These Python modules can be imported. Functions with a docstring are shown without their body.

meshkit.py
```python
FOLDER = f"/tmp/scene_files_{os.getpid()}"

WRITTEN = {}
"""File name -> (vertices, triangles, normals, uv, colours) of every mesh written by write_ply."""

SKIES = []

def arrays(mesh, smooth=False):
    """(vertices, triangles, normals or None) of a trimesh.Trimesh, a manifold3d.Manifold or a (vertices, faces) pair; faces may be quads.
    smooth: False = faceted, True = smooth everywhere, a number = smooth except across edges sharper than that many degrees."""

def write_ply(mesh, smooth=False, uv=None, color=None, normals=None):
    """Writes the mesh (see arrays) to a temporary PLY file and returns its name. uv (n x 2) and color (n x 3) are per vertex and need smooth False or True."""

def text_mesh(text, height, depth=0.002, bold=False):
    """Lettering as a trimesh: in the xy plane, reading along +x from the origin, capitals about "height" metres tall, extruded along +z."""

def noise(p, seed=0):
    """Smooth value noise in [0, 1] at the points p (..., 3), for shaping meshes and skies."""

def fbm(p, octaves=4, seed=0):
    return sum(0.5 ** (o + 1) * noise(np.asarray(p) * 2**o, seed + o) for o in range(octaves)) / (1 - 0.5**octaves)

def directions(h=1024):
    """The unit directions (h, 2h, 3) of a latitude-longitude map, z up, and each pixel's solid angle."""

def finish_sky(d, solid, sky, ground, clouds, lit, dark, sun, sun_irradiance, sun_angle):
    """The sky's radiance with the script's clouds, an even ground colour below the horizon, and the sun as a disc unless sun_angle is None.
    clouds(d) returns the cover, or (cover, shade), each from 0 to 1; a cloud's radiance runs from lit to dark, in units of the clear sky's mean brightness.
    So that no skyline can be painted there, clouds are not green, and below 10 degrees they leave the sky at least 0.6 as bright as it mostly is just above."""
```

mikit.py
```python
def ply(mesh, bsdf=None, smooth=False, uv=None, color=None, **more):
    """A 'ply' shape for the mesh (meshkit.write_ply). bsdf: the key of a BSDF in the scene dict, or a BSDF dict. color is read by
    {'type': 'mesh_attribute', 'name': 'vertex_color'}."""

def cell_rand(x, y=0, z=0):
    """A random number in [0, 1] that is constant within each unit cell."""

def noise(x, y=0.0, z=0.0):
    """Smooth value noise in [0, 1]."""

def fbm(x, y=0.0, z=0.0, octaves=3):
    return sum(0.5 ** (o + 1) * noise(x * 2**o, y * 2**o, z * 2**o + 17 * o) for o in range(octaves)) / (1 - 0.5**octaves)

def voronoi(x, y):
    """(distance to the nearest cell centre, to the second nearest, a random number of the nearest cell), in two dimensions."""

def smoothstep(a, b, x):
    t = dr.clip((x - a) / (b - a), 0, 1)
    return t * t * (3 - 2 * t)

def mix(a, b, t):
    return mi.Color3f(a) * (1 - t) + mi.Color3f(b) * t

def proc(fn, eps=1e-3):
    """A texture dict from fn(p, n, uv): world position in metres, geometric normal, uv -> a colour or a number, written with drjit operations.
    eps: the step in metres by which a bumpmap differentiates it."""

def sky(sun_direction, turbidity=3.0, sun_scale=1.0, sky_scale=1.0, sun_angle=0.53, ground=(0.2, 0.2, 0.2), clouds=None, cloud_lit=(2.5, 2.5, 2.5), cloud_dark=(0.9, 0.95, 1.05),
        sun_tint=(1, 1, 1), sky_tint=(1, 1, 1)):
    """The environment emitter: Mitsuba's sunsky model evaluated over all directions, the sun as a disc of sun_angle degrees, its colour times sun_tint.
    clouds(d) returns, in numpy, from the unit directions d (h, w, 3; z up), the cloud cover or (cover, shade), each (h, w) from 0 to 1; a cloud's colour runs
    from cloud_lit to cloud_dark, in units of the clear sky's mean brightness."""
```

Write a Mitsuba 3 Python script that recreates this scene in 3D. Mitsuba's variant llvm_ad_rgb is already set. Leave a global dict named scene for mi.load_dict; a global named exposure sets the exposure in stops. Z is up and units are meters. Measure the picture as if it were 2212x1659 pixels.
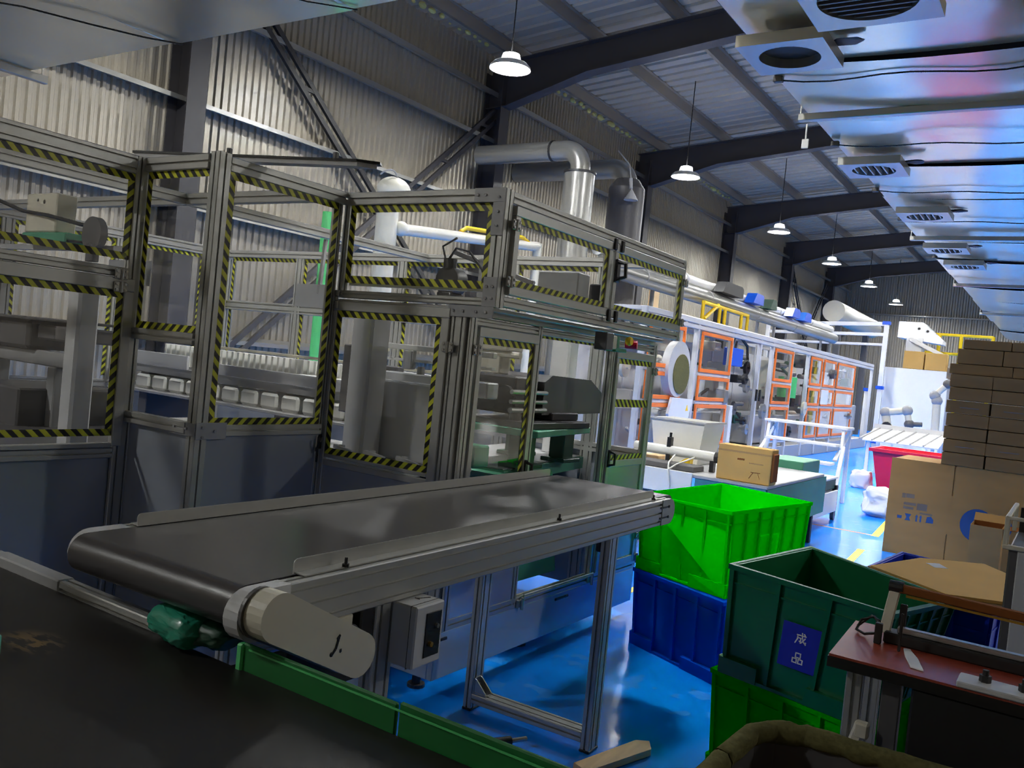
import math, random
import numpy as np, trimesh, drjit as dr, mitsuba as mi, mikit, meshkit
from shapely.geometry import Polygon
from mikit import proc, noise, fbm, smoothstep, mix, cell_rand
random.seed(7)
rng = np.random.default_rng(7)
T = mi.ScalarTransform4f
# ------------------------------------------------------------------ camera
# world: x to the right across the hall, y along the hall, z up; metres; the camera stands over the origin
CAM_R = np.array([[0.83090572, 0.54732166, 0.10017329], [0.09856111, 0.03240813, -0.99460315], [-0.54761427, 0.83629464, -0.02701653]])
m4 = np.eye(4)
m4[:3, 0], m4[:3, 1], m4[:3, 2], m4[:3, 3] = -CAM_R[0], -CAM_R[1], CAM_R[2], (0, 0, 1.5)
scene = {'camera': {'type': 'perspective', 'fov': 2 * math.degrees(math.atan(1106 / 1860.05)), 'fov_axis': 'x', 'near_clip': 0.05, 'far_clip': 200.0,
                    'to_world': T(m4.tolist())}}
labels = {}
exposure = -0.12
LAMP = 430.0            # radiance of the lamps' discs
GLOBE = 70.0
LAMPS_SEEN = [(-6.53, 9.18), (-6.53, 15.18), (-6.44, 20.95), (-6.38, 26.1), (-6.34, 31.3)]
LAMPS_HIDDEN = [(-6.5, 3.2), (-6.4, 37.0), (-2.35, 4.0), (-2.35, 10.0), (-2.35, 16.0), (-2.35, 22.0), (-2.35, 28.0), (-2.35, 34.0), (6.5, 8.2), (6.5, 15.2), (2.35, 16.0), (2.35, 22.0), (-6.5, -2.8)]
LAMP_Z = 5.25
# ------------------------------------------------------------------ materials
def lin(r, g, b):
    return [((c / 255 + 0.055) / 1.055) ** 2.4 if c > 10 else c / 255 / 12.92 for c in (r, g, b)]
def tex(c):
    return c if isinstance(c, dict) else {'type': 'rgb', 'value': [float(x) for x in c]}
def mat(name, col, rough=0.5, metal=0.0, spec=0.5, bump=None, scale=1.0, **k):
    b = {'type': 'principled', 'base_color': tex(col), 'roughness': rough if isinstance(rough, dict) else float(rough), 'metallic': float(metal), 'specular': float(spec), **k}
    if bump: b = {'type': 'bumpmap', 'arbitrary': bump, 'scale': scale, 'bsdf': b}
    scene[name] = {'type': 'twosided', 'bsdf': b}
def noisy(c, amt, sx, sy=None, sz=None):
    c = np.array(c, float)
    sy = sx if sy is None else sy; sz = sx if sz is None else sz
    def fn(p, n, uv):
        t = (fbm(p.x * sx, p.y * sy, p.z * sz) - 0.5) * 2 * amt
        return mi.Color3f(*[float(v) for v in c]) * (1 + t)
    return proc(fn)
mat('aluminium', lin(176, 176, 172), 0.38, 0.55)
mat('aluminium_white', lin(205, 206, 208), 0.45, 0.2)
mat('slot_black', lin(16, 16, 18), 0.6)
mat('steel', lin(170, 170, 168), 0.3, 0.8)
mat('steel_dark', lin(48, 47, 50), 0.55)
mat('iron_black', lin(25, 25, 27), 0.5)
mat('panel_grey', noisy(lin(158, 164, 172), 0.06, 0.8), 0.22, 0.25)
mat('panel_skirt', noisy(lin(172, 182, 190), 0.05, 0.8), 0.2, 0.3)
mat('white_paint', lin(232, 232, 230), 0.4)
mat('white_plastic', lin(226, 226, 220), 0.35)
mat('cream_paint', lin(205, 200, 182), 0.4)
mat('grey_paint', lin(150, 151, 152), 0.4)
mat('grey_light', lin(190, 191, 192), 0.4)
mat('grey_dark', lin(82, 81, 82), 0.45)
mat('black_plastic', lin(18, 18, 19), 0.4)
mat('rubber', lin(14, 14, 15), 0.7)
mat('orange_paint', lin(240, 120, 40), 0.4)
mat('yellow_paint', lin(240, 200, 20), 0.4)
mat('red_plastic', lin(225, 20, 60), 0.35)
mat('blue_paint', lin(20, 80, 200), 0.35)
mat('green_machine', noisy(lin(60, 128, 100), 0.12, 3), 0.42)
mat('green_dark', lin(20, 62, 45), 0.45)
mat('green_pipe', lin(80, 190, 110), 0.4)
def thin(name, col, rough, dt):
    scene[name] = {'type': 'principledthin', 'base_color': tex(col), 'roughness': rough, 'diff_trans': dt, 'eta': 1.45}
thin('crate_neon', lin(8, 236, 8), 0.32, 0.7)
thin('crate_lime', lin(10, 200, 10), 0.35, 0.5)
mat('crate_dark', lin(5, 96, 56), 0.35)
thin('crate_blue', lin(16, 112, 240), 0.3, 0.7)
mat('tub_blue', lin(10, 40, 170), 0.35)
mat('label_blue', lin(30, 40, 170), 0.5)
mat('card', noisy(lin(164, 128, 80), 0.10, 3, 3, 9), 0.75, spec=0.2)
mat('card_dark', noisy(lin(122, 98, 66), 0.12, 4, 4, 14), 0.75, spec=0.2)
mat('card_box', noisy(lin(190, 150, 84), 0.07, 4), 0.7, spec=0.2)
mat('card_inner', lin(120, 72, 38), 0.8, spec=0.1)
mat('ink_blue', lin(40, 78, 140), 0.7)
mat('ink_grey', lin(110, 100, 95), 0.7)
mat('wood', noisy(lin(214, 180, 130), 0.15, 60, 6, 60), 0.6)
mat('laminate', noisy(lin(140, 62, 46), 0.12, 6), 0.3)
mat('bag_white', lin(235, 236, 240), 0.5, spec=0.3)
mat('teal_film', lin(40, 130, 105), 0.25)
mat('teal_light', lin(110, 190, 170), 0.4)
mat('felt', noisy(lin(96, 94, 62), 0.35, 120), 0.95, spec=0.05)
mat('foam_yellow', lin(196, 186, 110), 0.8)
mat('pvc', lin(222, 220, 205), 0.4)
mat('galvanised', noisy(lin(165, 165, 160), 0.08, 2), 0.28, 0.75)
mat('green_felt', noisy(lin(0, 98, 38), 0.1, 8), 0.6)
mat('brass', lin(180, 140, 60), 0.35, 0.8)
mat('emitter_shell', lin(225, 225, 220), 0.3, 0.3)
def tape_fn(p, n, uv):
    s = (uv.x + uv.y) / 0.052
    f = s - mi.Float(mi.Int32(s + 1000.0) - 1000)
    t = smoothstep(0.46, 0.49, f) * (1 - smoothstep(0.96, 0.99, f))
    return mix(lin(22, 20, 18), lin(196, 196, 44), t)
mat('hazard_tape', proc(tape_fn), 0.4)
def wall_fn(p, n, uv):
    t = fbm(p.x * 0.35, p.y * 0.35, p.z * 0.5) - 0.5
    return mi.Color3f(*lin(150, 144, 131)) * (1 + 0.25 * t)
mat('wall_sheet', proc(wall_fn), 0.38, 0.45)
def roof_fn(p, n, uv):
    t = fbm(p.x * 0.5, p.y * 0.7, p.z) - 0.5
    return mi.Color3f(*lin(158, 150, 134)) * (1 + 0.2 * t)
mat('roof_sheet', proc(roof_fn), 0.5, 0.3)
def floor_fn(p, n, uv):
    t = fbm(p.x * 0.9, p.y * 0.9, 0.0) - 0.5
    s = smoothstep(0.70, 0.78, fbm(p.x * 9, p.y * 9, 3.0))
    c = mi.Color3f(*lin(8, 134, 248)) * (1 + 0.25 * t)
    c = mix(c, mi.Color3f(*lin(90, 160, 230)), s * 0.35)
    # the blue coat ends at the store beside the aisle; beyond it the floor is bare concrete
    bare = dr.maximum(smoothstep(0.60, 0.62, p.x), 1 - smoothstep(-0.62, -0.60, p.y))
    return mix(c, mi.Color3f(*lin(176, 170, 158)) * (1 + 0.3 * t), bare)
def floor_rough(p, n, uv):
    return 0.16 + 0.16 * fbm(p.x * 2.3, p.y * 2.3, 1.0)
mat('floor_epoxy', proc(floor_fn), 0.18, spec=0.4)
mat('line_yellow', lin(235, 200, 30), 0.4)
mat('line_faded', lin(205, 150, 110), 0.5)
def duct_fn(p, n, uv):
    t = fbm(p.x * 1.1, p.y * 1.1, p.z) - 0.5
    return mi.Color3f(*lin(240, 228, 196)) * (1 + 0.12 * t)
def duct_bump(p, n, uv):
    return fbm(p.x * 1.6, p.y * 1.1, 2.0)
mat('duct_foil', proc(duct_fn), 0.2, 0.72, bump=proc(duct_bump, 0.01), scale=0.02)
def belt_fn(p, n, uv):
    t = fbm(p.x * 2.0, p.y * 2.0, p.z) - 0.5
    return mi.Color3f(*lin(58, 56, 58)) * (1 + 0.2 * t)
mat('belt_pvc', proc(belt_fn), 0.3, spec=0.6)
def wide_fn(p, n, uv):
    t = fbm(p.x * 3, p.y * 3, 0.0) - 0.5
    r = dr.sqrt(dr.square((p.x + 1.86) / 0.11) + dr.square((p.y - 1.02) / 0.075))
    s = (1 - smoothstep(0.2, 1.0, r)) * smoothstep(0.42, 0.6, fbm(p.x * 30, p.y * 90, 2.0))
    return mix(mi.Color3f(*lin(25, 24, 23)) * (1 + 0.4 * t), lin(120, 96, 56), s * 0.7)
mat('belt_wide', proc(wide_fn), 0.45, spec=0.35)
scene['pane_glass'] = {'type': 'thindielectric', 'int_ior': 1.49}
scene['film_clear'] = {'type': 'thindielectric', 'int_ior': 1.35}
# ------------------------------------------------------------------ builders
used = {}
def num(key):
    n = used.get(key, -1) + 1
    used[key] = n
    return key if n == 0 else f'{key}_{n:03d}'
def thing(name, label, cat, group=None):
    k = num(name)
    labels[k] = {'label': label, 'category': cat}
    if group: labels[k]['group'] = group
    return k
def put(name, mesh, m, parent=None, smooth=False, label=None, **kw):
    k = num(f'{parent}__{name}' if parent else name)
    if isinstance(mesh, G): mesh = mesh.mesh()
    scene[k] = mikit.ply(mesh, m, smooth=smooth, **kw)
    if label: labels.setdefault(k, {})['label'] = label
    return k
def solo(name, mesh, m, label, cat, group=None, smooth=False, **kw):
    k = put(name, mesh, m, None, smooth, **kw)
    labels[k] = {'label': label, 'category': cat}
    if group: labels[k]['group'] = group
    return k
def struct(name, mesh, m, label, smooth=False):
    k = put(name, mesh, m, None, smooth)
    labels[k] = {'label': label, 'kind': 'structure'}
    return k
def hullbox(sx, sy, sz, b):
    p = []
    for x in (-1, 1):
        for y in (-1, 1):
            for z in (-1, 1):
                p += [(x * (sx / 2 - b), y * (sy / 2 - b), z * sz / 2), (x * (sx / 2 - b), y * sy / 2, z * (sz / 2 - b)), (x * sx / 2, y * (sy / 2 - b), z * (sz / 2 - b))]
    return trimesh.convex.convex_hull(np.array(p))
def frame_of(d, up=(0, 0, 1)):
    d = np.asarray(d, float); d = d / np.linalg.norm(d)
    if abs(d[2]) > 0.9: up = (0, 1, 0)
    e1 = np.cross(d, up); e1 /= np.linalg.norm(e1)
    return d, e1, np.cross(e1, d)
class G:
    def __init__(s): s.p = []
    def add(s, m): s.p.append(m); return s
    def box(s, x0, x1, y0, y1, z0, z1, b=0.0, R=None):
        sx, sy, sz = abs(x1 - x0), abs(y1 - y0), abs(z1 - z0)
        b = min(b, 0.45 * min(sx, sy, sz))
        m = hullbox(sx, sy, sz, b) if b > 0 else trimesh.creation.box((sx, sy, sz))
        if R is not None: m.apply_transform(R)
        m.apply_translation(((x0 + x1) / 2, (y0 + y1) / 2, (z0 + z1) / 2))
        return s.add(m)
    def bar(s, p, q, w, h=None, b=0.0, up=(0, 0, 1)):
        p, q = np.asarray(p, float), np.asarray(q, float); h = h or w
        d, e1, e2 = frame_of(q - p, up)
        L = np.linalg.norm(q - p); b = min(b, 0.45 * min(w, h, L))
        m = hullbox(w, L, h, b) if b > 0 else trimesh.creation.box((w, L, h))
        M = np.eye(4); M[:3, 0], M[:3, 1], M[:3, 2], M[:3, 3] = e1, d, e2, (p + q) / 2
        m.apply_transform(M); return s.add(m)
    def cyl(s, p, q, r, n=16, r2=None, cap=True):
        p, q = np.asarray(p, float), np.asarray(q, float); r2 = r if r2 is None else r2
        d, e1, e2 = frame_of(q - p)
        a = np.arange(n) * 2 * np.pi / n
        ring = np.cos(a)[:, None] * e1 + np.sin(a)[:, None] * e2
        v = [*(p + ring * r), *(q + ring * r2)]
        f = [(i, (i + 1) % n, n + (i + 1) % n) for i in range(n)] + [(i, n + (i + 1) % n, n + i) for i in range(n)]
        if cap:
            v += [p, q]
            f += [(2 * n, (i + 1) % n, i) for i in range(n)] + [(2 * n + 1, n + i, n + (i + 1) % n) for i in range(n)]
        return s.add(trimesh.Trimesh(np.array(v), np.array(f), process=False))
    def tube(s, pts, r, n=8):
        pts = np.asarray(pts, float); k = len(pts)
        t = np.gradient(pts, axis=0); t /= np.linalg.norm(t, axis=1)[:, None]
        e = frame_of(t[0])[1]; v = []
        for i in range(k):
            e = e - t[i] * (e @ t[i]); e /= np.linalg.norm(e); g = np.cross(t[i], e)
            a = np.arange(n) * 2 * np.pi / n
            v += list(pts[i] + r * (np.cos(a)[:, None] * e + np.sin(a)[:, None] * g))
        f = []
        for i in range(k - 1):
            for j in range(n):
                a, b = i * n + j, i * n + (j + 1) % n
                f += [(a, b, b + n), (a, b + n, a + n)]
        v += [pts[0], pts[-1]]
        f += [(k * n, (j + 1) % n, j) for j in range(n)] + [(k * n + 1, (k - 1) * n + j, (k - 1) * n + (j + 1) % n) for j in range(n)]
        return s.add(trimesh.Trimesh(np.array(v), np.array(f), process=False))
    def prism(s, poly, axis, a0, a1):
        """poly: 2-D outline; axis 'x': (y, z), 'y': (x, z), 'z': (x, y)"""
        m = trimesh.creation.extrude_polygon(poly if isinstance(poly, Polygon) else Polygon(poly), abs(a1 - a0), engine='earcut')
        v = np.array(m.vertices); a = v[:, 2] + min(a0, a1)
        o = {'x': (a, v[:, 0], v[:, 1]), 'y': (v[:, 0], a, v[:, 1]), 'z': (v[:, 0], v[:, 1], a)}[axis]
        m.vertices = np.stack(o, 1)
        if axis == 'y': m.invert()
        return s.add(m)
    def ball(s, c, r, sub=2, sc=(1, 1, 1)):
        m = trimesh.creation.icosphere(sub, 1.0); m.apply_scale(np.array(sc) * r); m.apply_translation(c); return s.add(m)
    def lathe(s, prof, c, axis=(0, 0, 1), n=24):
        m = trimesh.creation.revolve(np.array(prof, float), sections=n)
        m.apply_transform(trimesh.geometry.align_vectors((0, 0, 1), axis)); m.apply_translation(c); return s.add(m)
    def rot(s, deg, c, axis=(0, 0, 1)):
        M = trimesh.transformations.rotation_matrix(math.radians(deg), axis, c)
        for m in s.p: m.apply_transform(M)
        return s
    def mesh(s): return trimesh.util.concatenate(s.p)
def profile_outline(w, h, gw=0.0085, gd=0.011):
    """the outline of a slotted aluminium extrusion, about the origin"""
    def side(L):
        n = max(1, round(L / 0.042)); return [(-L / 2 + L * (i + 0.5) / n) for i in range(n)]
    pts = []
    c = 0.003
    for ang, L, D in ((0, w, h), (90, h, w), (180, w, h), (270, h, w)):
        q = [(-L / 2 + c, -D / 2)]
        for g in side(L):
            q += [(g - gw / 2, -D / 2), (g - gw / 2, -D / 2 + gd), (g + gw / 2, -D / 2 + gd), (g + gw / 2, -D / 2)]
        q += [(L / 2 - c, -D / 2)]
        ca, sa = math.cos(math.radians(ang)), math.sin(math.radians(ang))
        pts += [(x * ca - y * sa, x * sa + y * ca) for x, y in q]
    return Polygon(pts)
_prof = {}
def prof(p, q, w=0.04, h=0.04):
    """slotted extrusion from p to q; w across (horizontal, or x for uprights), h the other way"""
    p, q = np.asarray(p, float), np.asarray(q, float)
    L = np.linalg.norm(q - p)
    if (w, h) not in _prof: _prof[(w, h)] = trimesh.creation.extrude_polygon(profile_outline(w, h), 1.0, engine='earcut')
    m = _prof[(w, h)].copy()
    d = (q - p) / L
    if abs(d[2]) > 0.9: e1 = np.array([1.0, 0, 0]); 
    else: e1 = np.cross(d, (0, 0, 1)); e1 /= np.linalg.norm(e1)
    e1 = e1 - d * (e1 @ d); e1 /= np.linalg.norm(e1); e2 = np.cross(d, e1)
    v = np.array(m.vertices)
    m.vertices = p + v[:, :1] * e1 + v[:, 1:2] * e2 + v[:, 2:] * L * d
    return m
def sheet(p0, e1, e2):
    """a single sheet from p0 along e1 and e2"""
    p0, e1, e2 = map(lambda a: np.asarray(a, float), (p0, e1, e2))
    return trimesh.Trimesh([p0, p0 + e1, p0 + e1 + e2, p0 + e2], [(0, 1, 2), (0, 2, 3)], process=False)
def tape(parent, a, b, wvec, nvec, t=0.0012):
    """a strip of hazard tape from a to b, its width wvec, lifted along nvec"""
    a, b, wv, n = map(lambda x: np.asarray(x, float), (a, b, wvec, nvec))
    L, W = np.linalg.norm(b - a), np.linalg.norm(wv)
    c = [a, b, b + wv, a + wv]; uv = [(0, 0), (L, 0), (L, W), (0, W)]
    v = [p + n * t for p in c] + c
    f = [(0, 1, 2), (0, 2, 3)] + [x for i in range(4) for x in ((i, i + 4, (i + 1) % 4), ((i + 1) % 4, i + 4, (i + 1) % 4 + 4))]
    return put('hazard_tape', trimesh.Trimesh(np.array(v), np.array(f), process=False), 'hazard_tape', parent, uv=np.array(uv + uv))
def pane(parent, axis, c, a0, a1, z0, z1, tapes='tblr', tw=0.03, out=1, mirror=1):
    """a clear pane in the plane axis = c with hazard tape round its rim; out: the side that the tape is on"""
    P = (lambda a, z, o=0: np.array([c + o, a, z])) if axis == 'x' else (lambda a, z, o=0: np.array([a, c + o, z]))
    k = put('pane', sheet(P(a0, z0), P(a1, z0) - P(a0, z0), P(a0, z1) - P(a0, z0)), 'pane_glass', parent)
    n = P(0, 0, out) - P(0, 0); o = 0.002 * out
    U, V = P(1, 0) - P(0, 0), np.array([0, 0, 1.0])
    if 't' in tapes: tape(parent, P(a0, z1 - tw, o), P(a1, z1 - tw, o), V * tw, n)
    if 'b' in tapes: tape(parent, P(a0, z0 + tw, o), P(a1, z0 + tw, o), -V * tw * mirror, n)
    if 'l' in tapes: tape(parent, P(a0, z0 + tw, o), P(a0, z1 - tw, o), U * tw, n)
    if 'r' in tapes: tape(parent, P(a1, z0 + tw, o), P(a1, z1 - tw, o), -U * tw, n)
    return k
# ------------------------------------------------------------------ the hall
YB, YF, XR, XW = 40.4, -5.0, 9.2, -9.16
struct('floor', G().box(-9.6, 9.6, -5.4, 41.0, -0.2, 0.0), 'floor_epoxy', 'glossy blue epoxy floor of the factory hall')
def line(pts, w, m, label):
    g = G()
    for a, b in zip(pts[:-1], pts[1:]): g.bar((*a, 0.0006), (*b, 0.0006), w, 0.0012)
    put('painted_line', g, m, 'floor', label=label)
line([(-2.42, 5.25), (-2.46, 5.75)], 0.05, 'line_yellow', 'short yellow line beside the machine')
line([(-1.56, 8.05), (-1.62, 9.0)], 0.07, 'line_yellow', 'yellow aisle line near the green crates')
line([(-1.68, 10.0), (-1.78, 11.4), (-1.78, 13.0)], 0.08, 'line_yellow', 'yellow aisle line by the large carton')
line([(-2.9, 10.09), (-1.69, 10.05)], 0.05, 'line_faded', 'faded cross line')
def corrugated(axis, c, a0, a1, z0, z1, pitch=0.11, d=0.022, sgn=1):
    n = int((a1 - a0) / pitch); a, o = [], []
    for i in range(n):
        b = a0 + i * pitch
        a += [b, b + 0.34 * pitch, b + 0.5 * pitch, b + 0.84 * pitch]; o += [0, 0, d, d]
    a, o = np.array(a), c + sgn * np.array(o)
    k = len(a)
    lo = np.stack([o, a, np.full(k, z0)] if axis == 'x' else [a, o, np.full(k, z0)], 1)
    z1 = np.broadcast_to(z1(a) if callable(z1) else z1, k)
    hi = lo.copy(); hi[:, 2] = z1
    f = [x for i in range(k - 1) for x in ((i, i + 1, k + i + 1), (i, k + i + 1, k + i))]
    return trimesh.Trimesh(np.vstack([lo, hi]), np.array(f), process=False)
RIDGE, EAVE = 0.0, 6.80
def roof_z(x): return EAVE + 0.095 * (9.16 - np.abs(x))
struct('wall_left', corrugated('x', XW, YF, YB + 0.1, 0.0, 6.85), 'wall_sheet', 'corrugated steel side wall')
struct('wall_right', corrugated('x', XR, YF, YB + 0.1, 0.0, 6.85, sgn=-1), 'wall_sheet', 'corrugated steel side wall out of the frame')
struct('wall_back', corrugated('y', YB, XW, XR, 0.0, lambda a: roof_z(a) + 0.05, pitch=0.2, d=0.04, sgn=-1), 'wall_sheet', 'corrugated steel end wall far down the hall')
struct('wall_front', corrugated('y', YF, XW, XR, 0.0, lambda a: roof_z(a) + 0.05), 'wall_sheet', 'corrugated steel end wall behind the camera')
def roof():
    ys, dz = [], []
    p = 0.30
    for i in range(int((YB + 0.3 - YF) / p)):
        b = YF - 0.1 + i * p
        ys += [b, b + 0.2, b + 0.225, b + 0.275]; dz += [0, 0, 0.035, 0.035]
    ys, dz = np.array(ys), np.array(dz); v = []; k = len(ys)
    for x in (-9.3, 0.0, 9.3): v.append(np.stack([np.full(k, x), ys, roof_z(x) + dz], 1))
    f = [x for r in range(2) for i in range(k - 1) for x in ((r * k + i, r * k + i + 1, r * k + k + i + 1), (r * k + i, r * k + k + i + 1, r * k + k + i))]
    return trimesh.Trimesh(np.vstack(v), np.array(f), process=False)
struct('ceiling', roof(), 'roof_sheet', 'ribbed steel roof sheets')
COL_Y = [6.2, 12.3, 18.4, 24.5, 30.6, 36.7]
for i, y in enumerate(COL_Y):
    t = thing('portal_frame', ['dark steel portal frame nearest the camera, its rafter hidden by the foil duct', 'dark steel portal frame whose haunch stands behind the nearest hanging lamp',
              'dark steel portal frame whose knee stands behind the second hanging lamp', 'dark steel portal frame behind the third hanging lamp', 'dark steel portal frame behind the fourth hanging lamp',
              'farthest dark steel portal frame before the end wall'][i], 'steel frame')
    g = G()
    for x0, x1 in ((-8.78, -8.765), (-9.135, -9.12)): g.box(x0, x1, y - 0.13, y + 0.13, 0.0, 6.45)
    g.box(-9.12, -8.78, y - 0.006, y + 0.006, 0.0, 6.45); g.box(-9.15, -8.74, y - 0.15, y + 0.15, 0.0, 0.02)
    put('column', g, 'steel_dark', t)
    # rafter: tapered web with flanges, from the left wall over the ridge to the right wall
    lower = [(-9.1, 5.83), (-8.7, 5.86), (-7.15, 6.3), (-1.0, 7.0), (0.0, 7.08), (1.0, 7.0), (7.15, 6.3), (8.7, 5.86), (9.1, 5.83)]
    upper = [(9.1, roof_z(9.1) - 0.21), (0.0, roof_z(0) - 0.21), (-9.1, roof_z(9.1) - 0.21)]
    g = G().prism(lower + upper, 'y', y - 0.008, y + 0.008)
    for a, b in list(zip(lower[:-1], lower[1:])) + list(zip(upper[:-1], upper[1:])):
        g.bar((a[0], y, a[1]), (b[0], y, b[1]), 0.24, 0.016)
    put('rafter', g, 'steel_dark', t)
    g = G()
    for x0, x1 in ((8.765, 8.78), (9.12, 9.135)): g.box(x0, x1, y - 0.13, y + 0.13, 0.0, 6.45)
    g.box(8.78, 9.12, y - 0.006, y + 0.006, 0.0, 6.45); put('column', g, 'steel_dark', t)
def zed(p, q, h, w, t=0.006, up=(0, 0, 1)):
    g = G(); p, q = np.asarray(p, float), np.asarray(q, float)
    d, e1, e2 = frame_of(q - p, up)
    g.bar(p, q, t, h); g.bar(p + e2 * h / 2 + e1 * w / 2, q + e2 * h / 2 + e1 * w / 2, w, t); g.bar(p - e2 * h / 2 - e1 * w / 2, q - e2 * h / 2 - e1 * w / 2, w, t)
    return g
mat('purlin_steel', lin(122, 116, 106), 0.4, 0.5)
PURL = [-8.55, -7.1, -5.65, -4.2, -2.75, -1.3]
ordinal = ['first', 'second', 'third', 'fourth', 'fifth', 'sixth']
for i, x in enumerate(PURL):
    k = put('purlin', zed((x, YF, roof_z(x) - 0.1), (x, YB, roof_z(x) - 0.1), 0.19, 0.06), 'purlin_steel')
    labels[k] = {'label': f'steel roof purlin running down the hall, {ordinal[i]} from the left wall', 'category': 'purlin'}
for i, (z, w) in enumerate(((1.4, 0.1), (2.95, 0.1), (4.16, 0.1), (5.32, 0.14), (6.12, 0.16))):
    k = put('wall_girt', G().box(-9.13, -8.93, YF, YB, z - 0.004, z + 0.004).box(-8.94, -8.93, YF, YB, z - w / 2, z + 0.004).box(-9.14, -9.13, YF, YB, z - 0.004, z + w / 2), 'galvanised')
    labels[k] = {'label': ['lowest steel girt along the left wall, behind the machines', 'second steel girt from the floor along the left wall', 'steel girt along the left wall just above the machine roofs',
                           'steel girt high on the left wall, under the eave', 'topmost steel eave strut along the left wall'][i], 'category': 'girt'}
k = put('wall_girt', G().box(XW, XR, YB - 0.16, YB - 0.06, 5.1, 5.16), 'galvanised')
labels[k] = {'label': 'pale steel girt across the far end wall', 'category': 'girt'}
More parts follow.
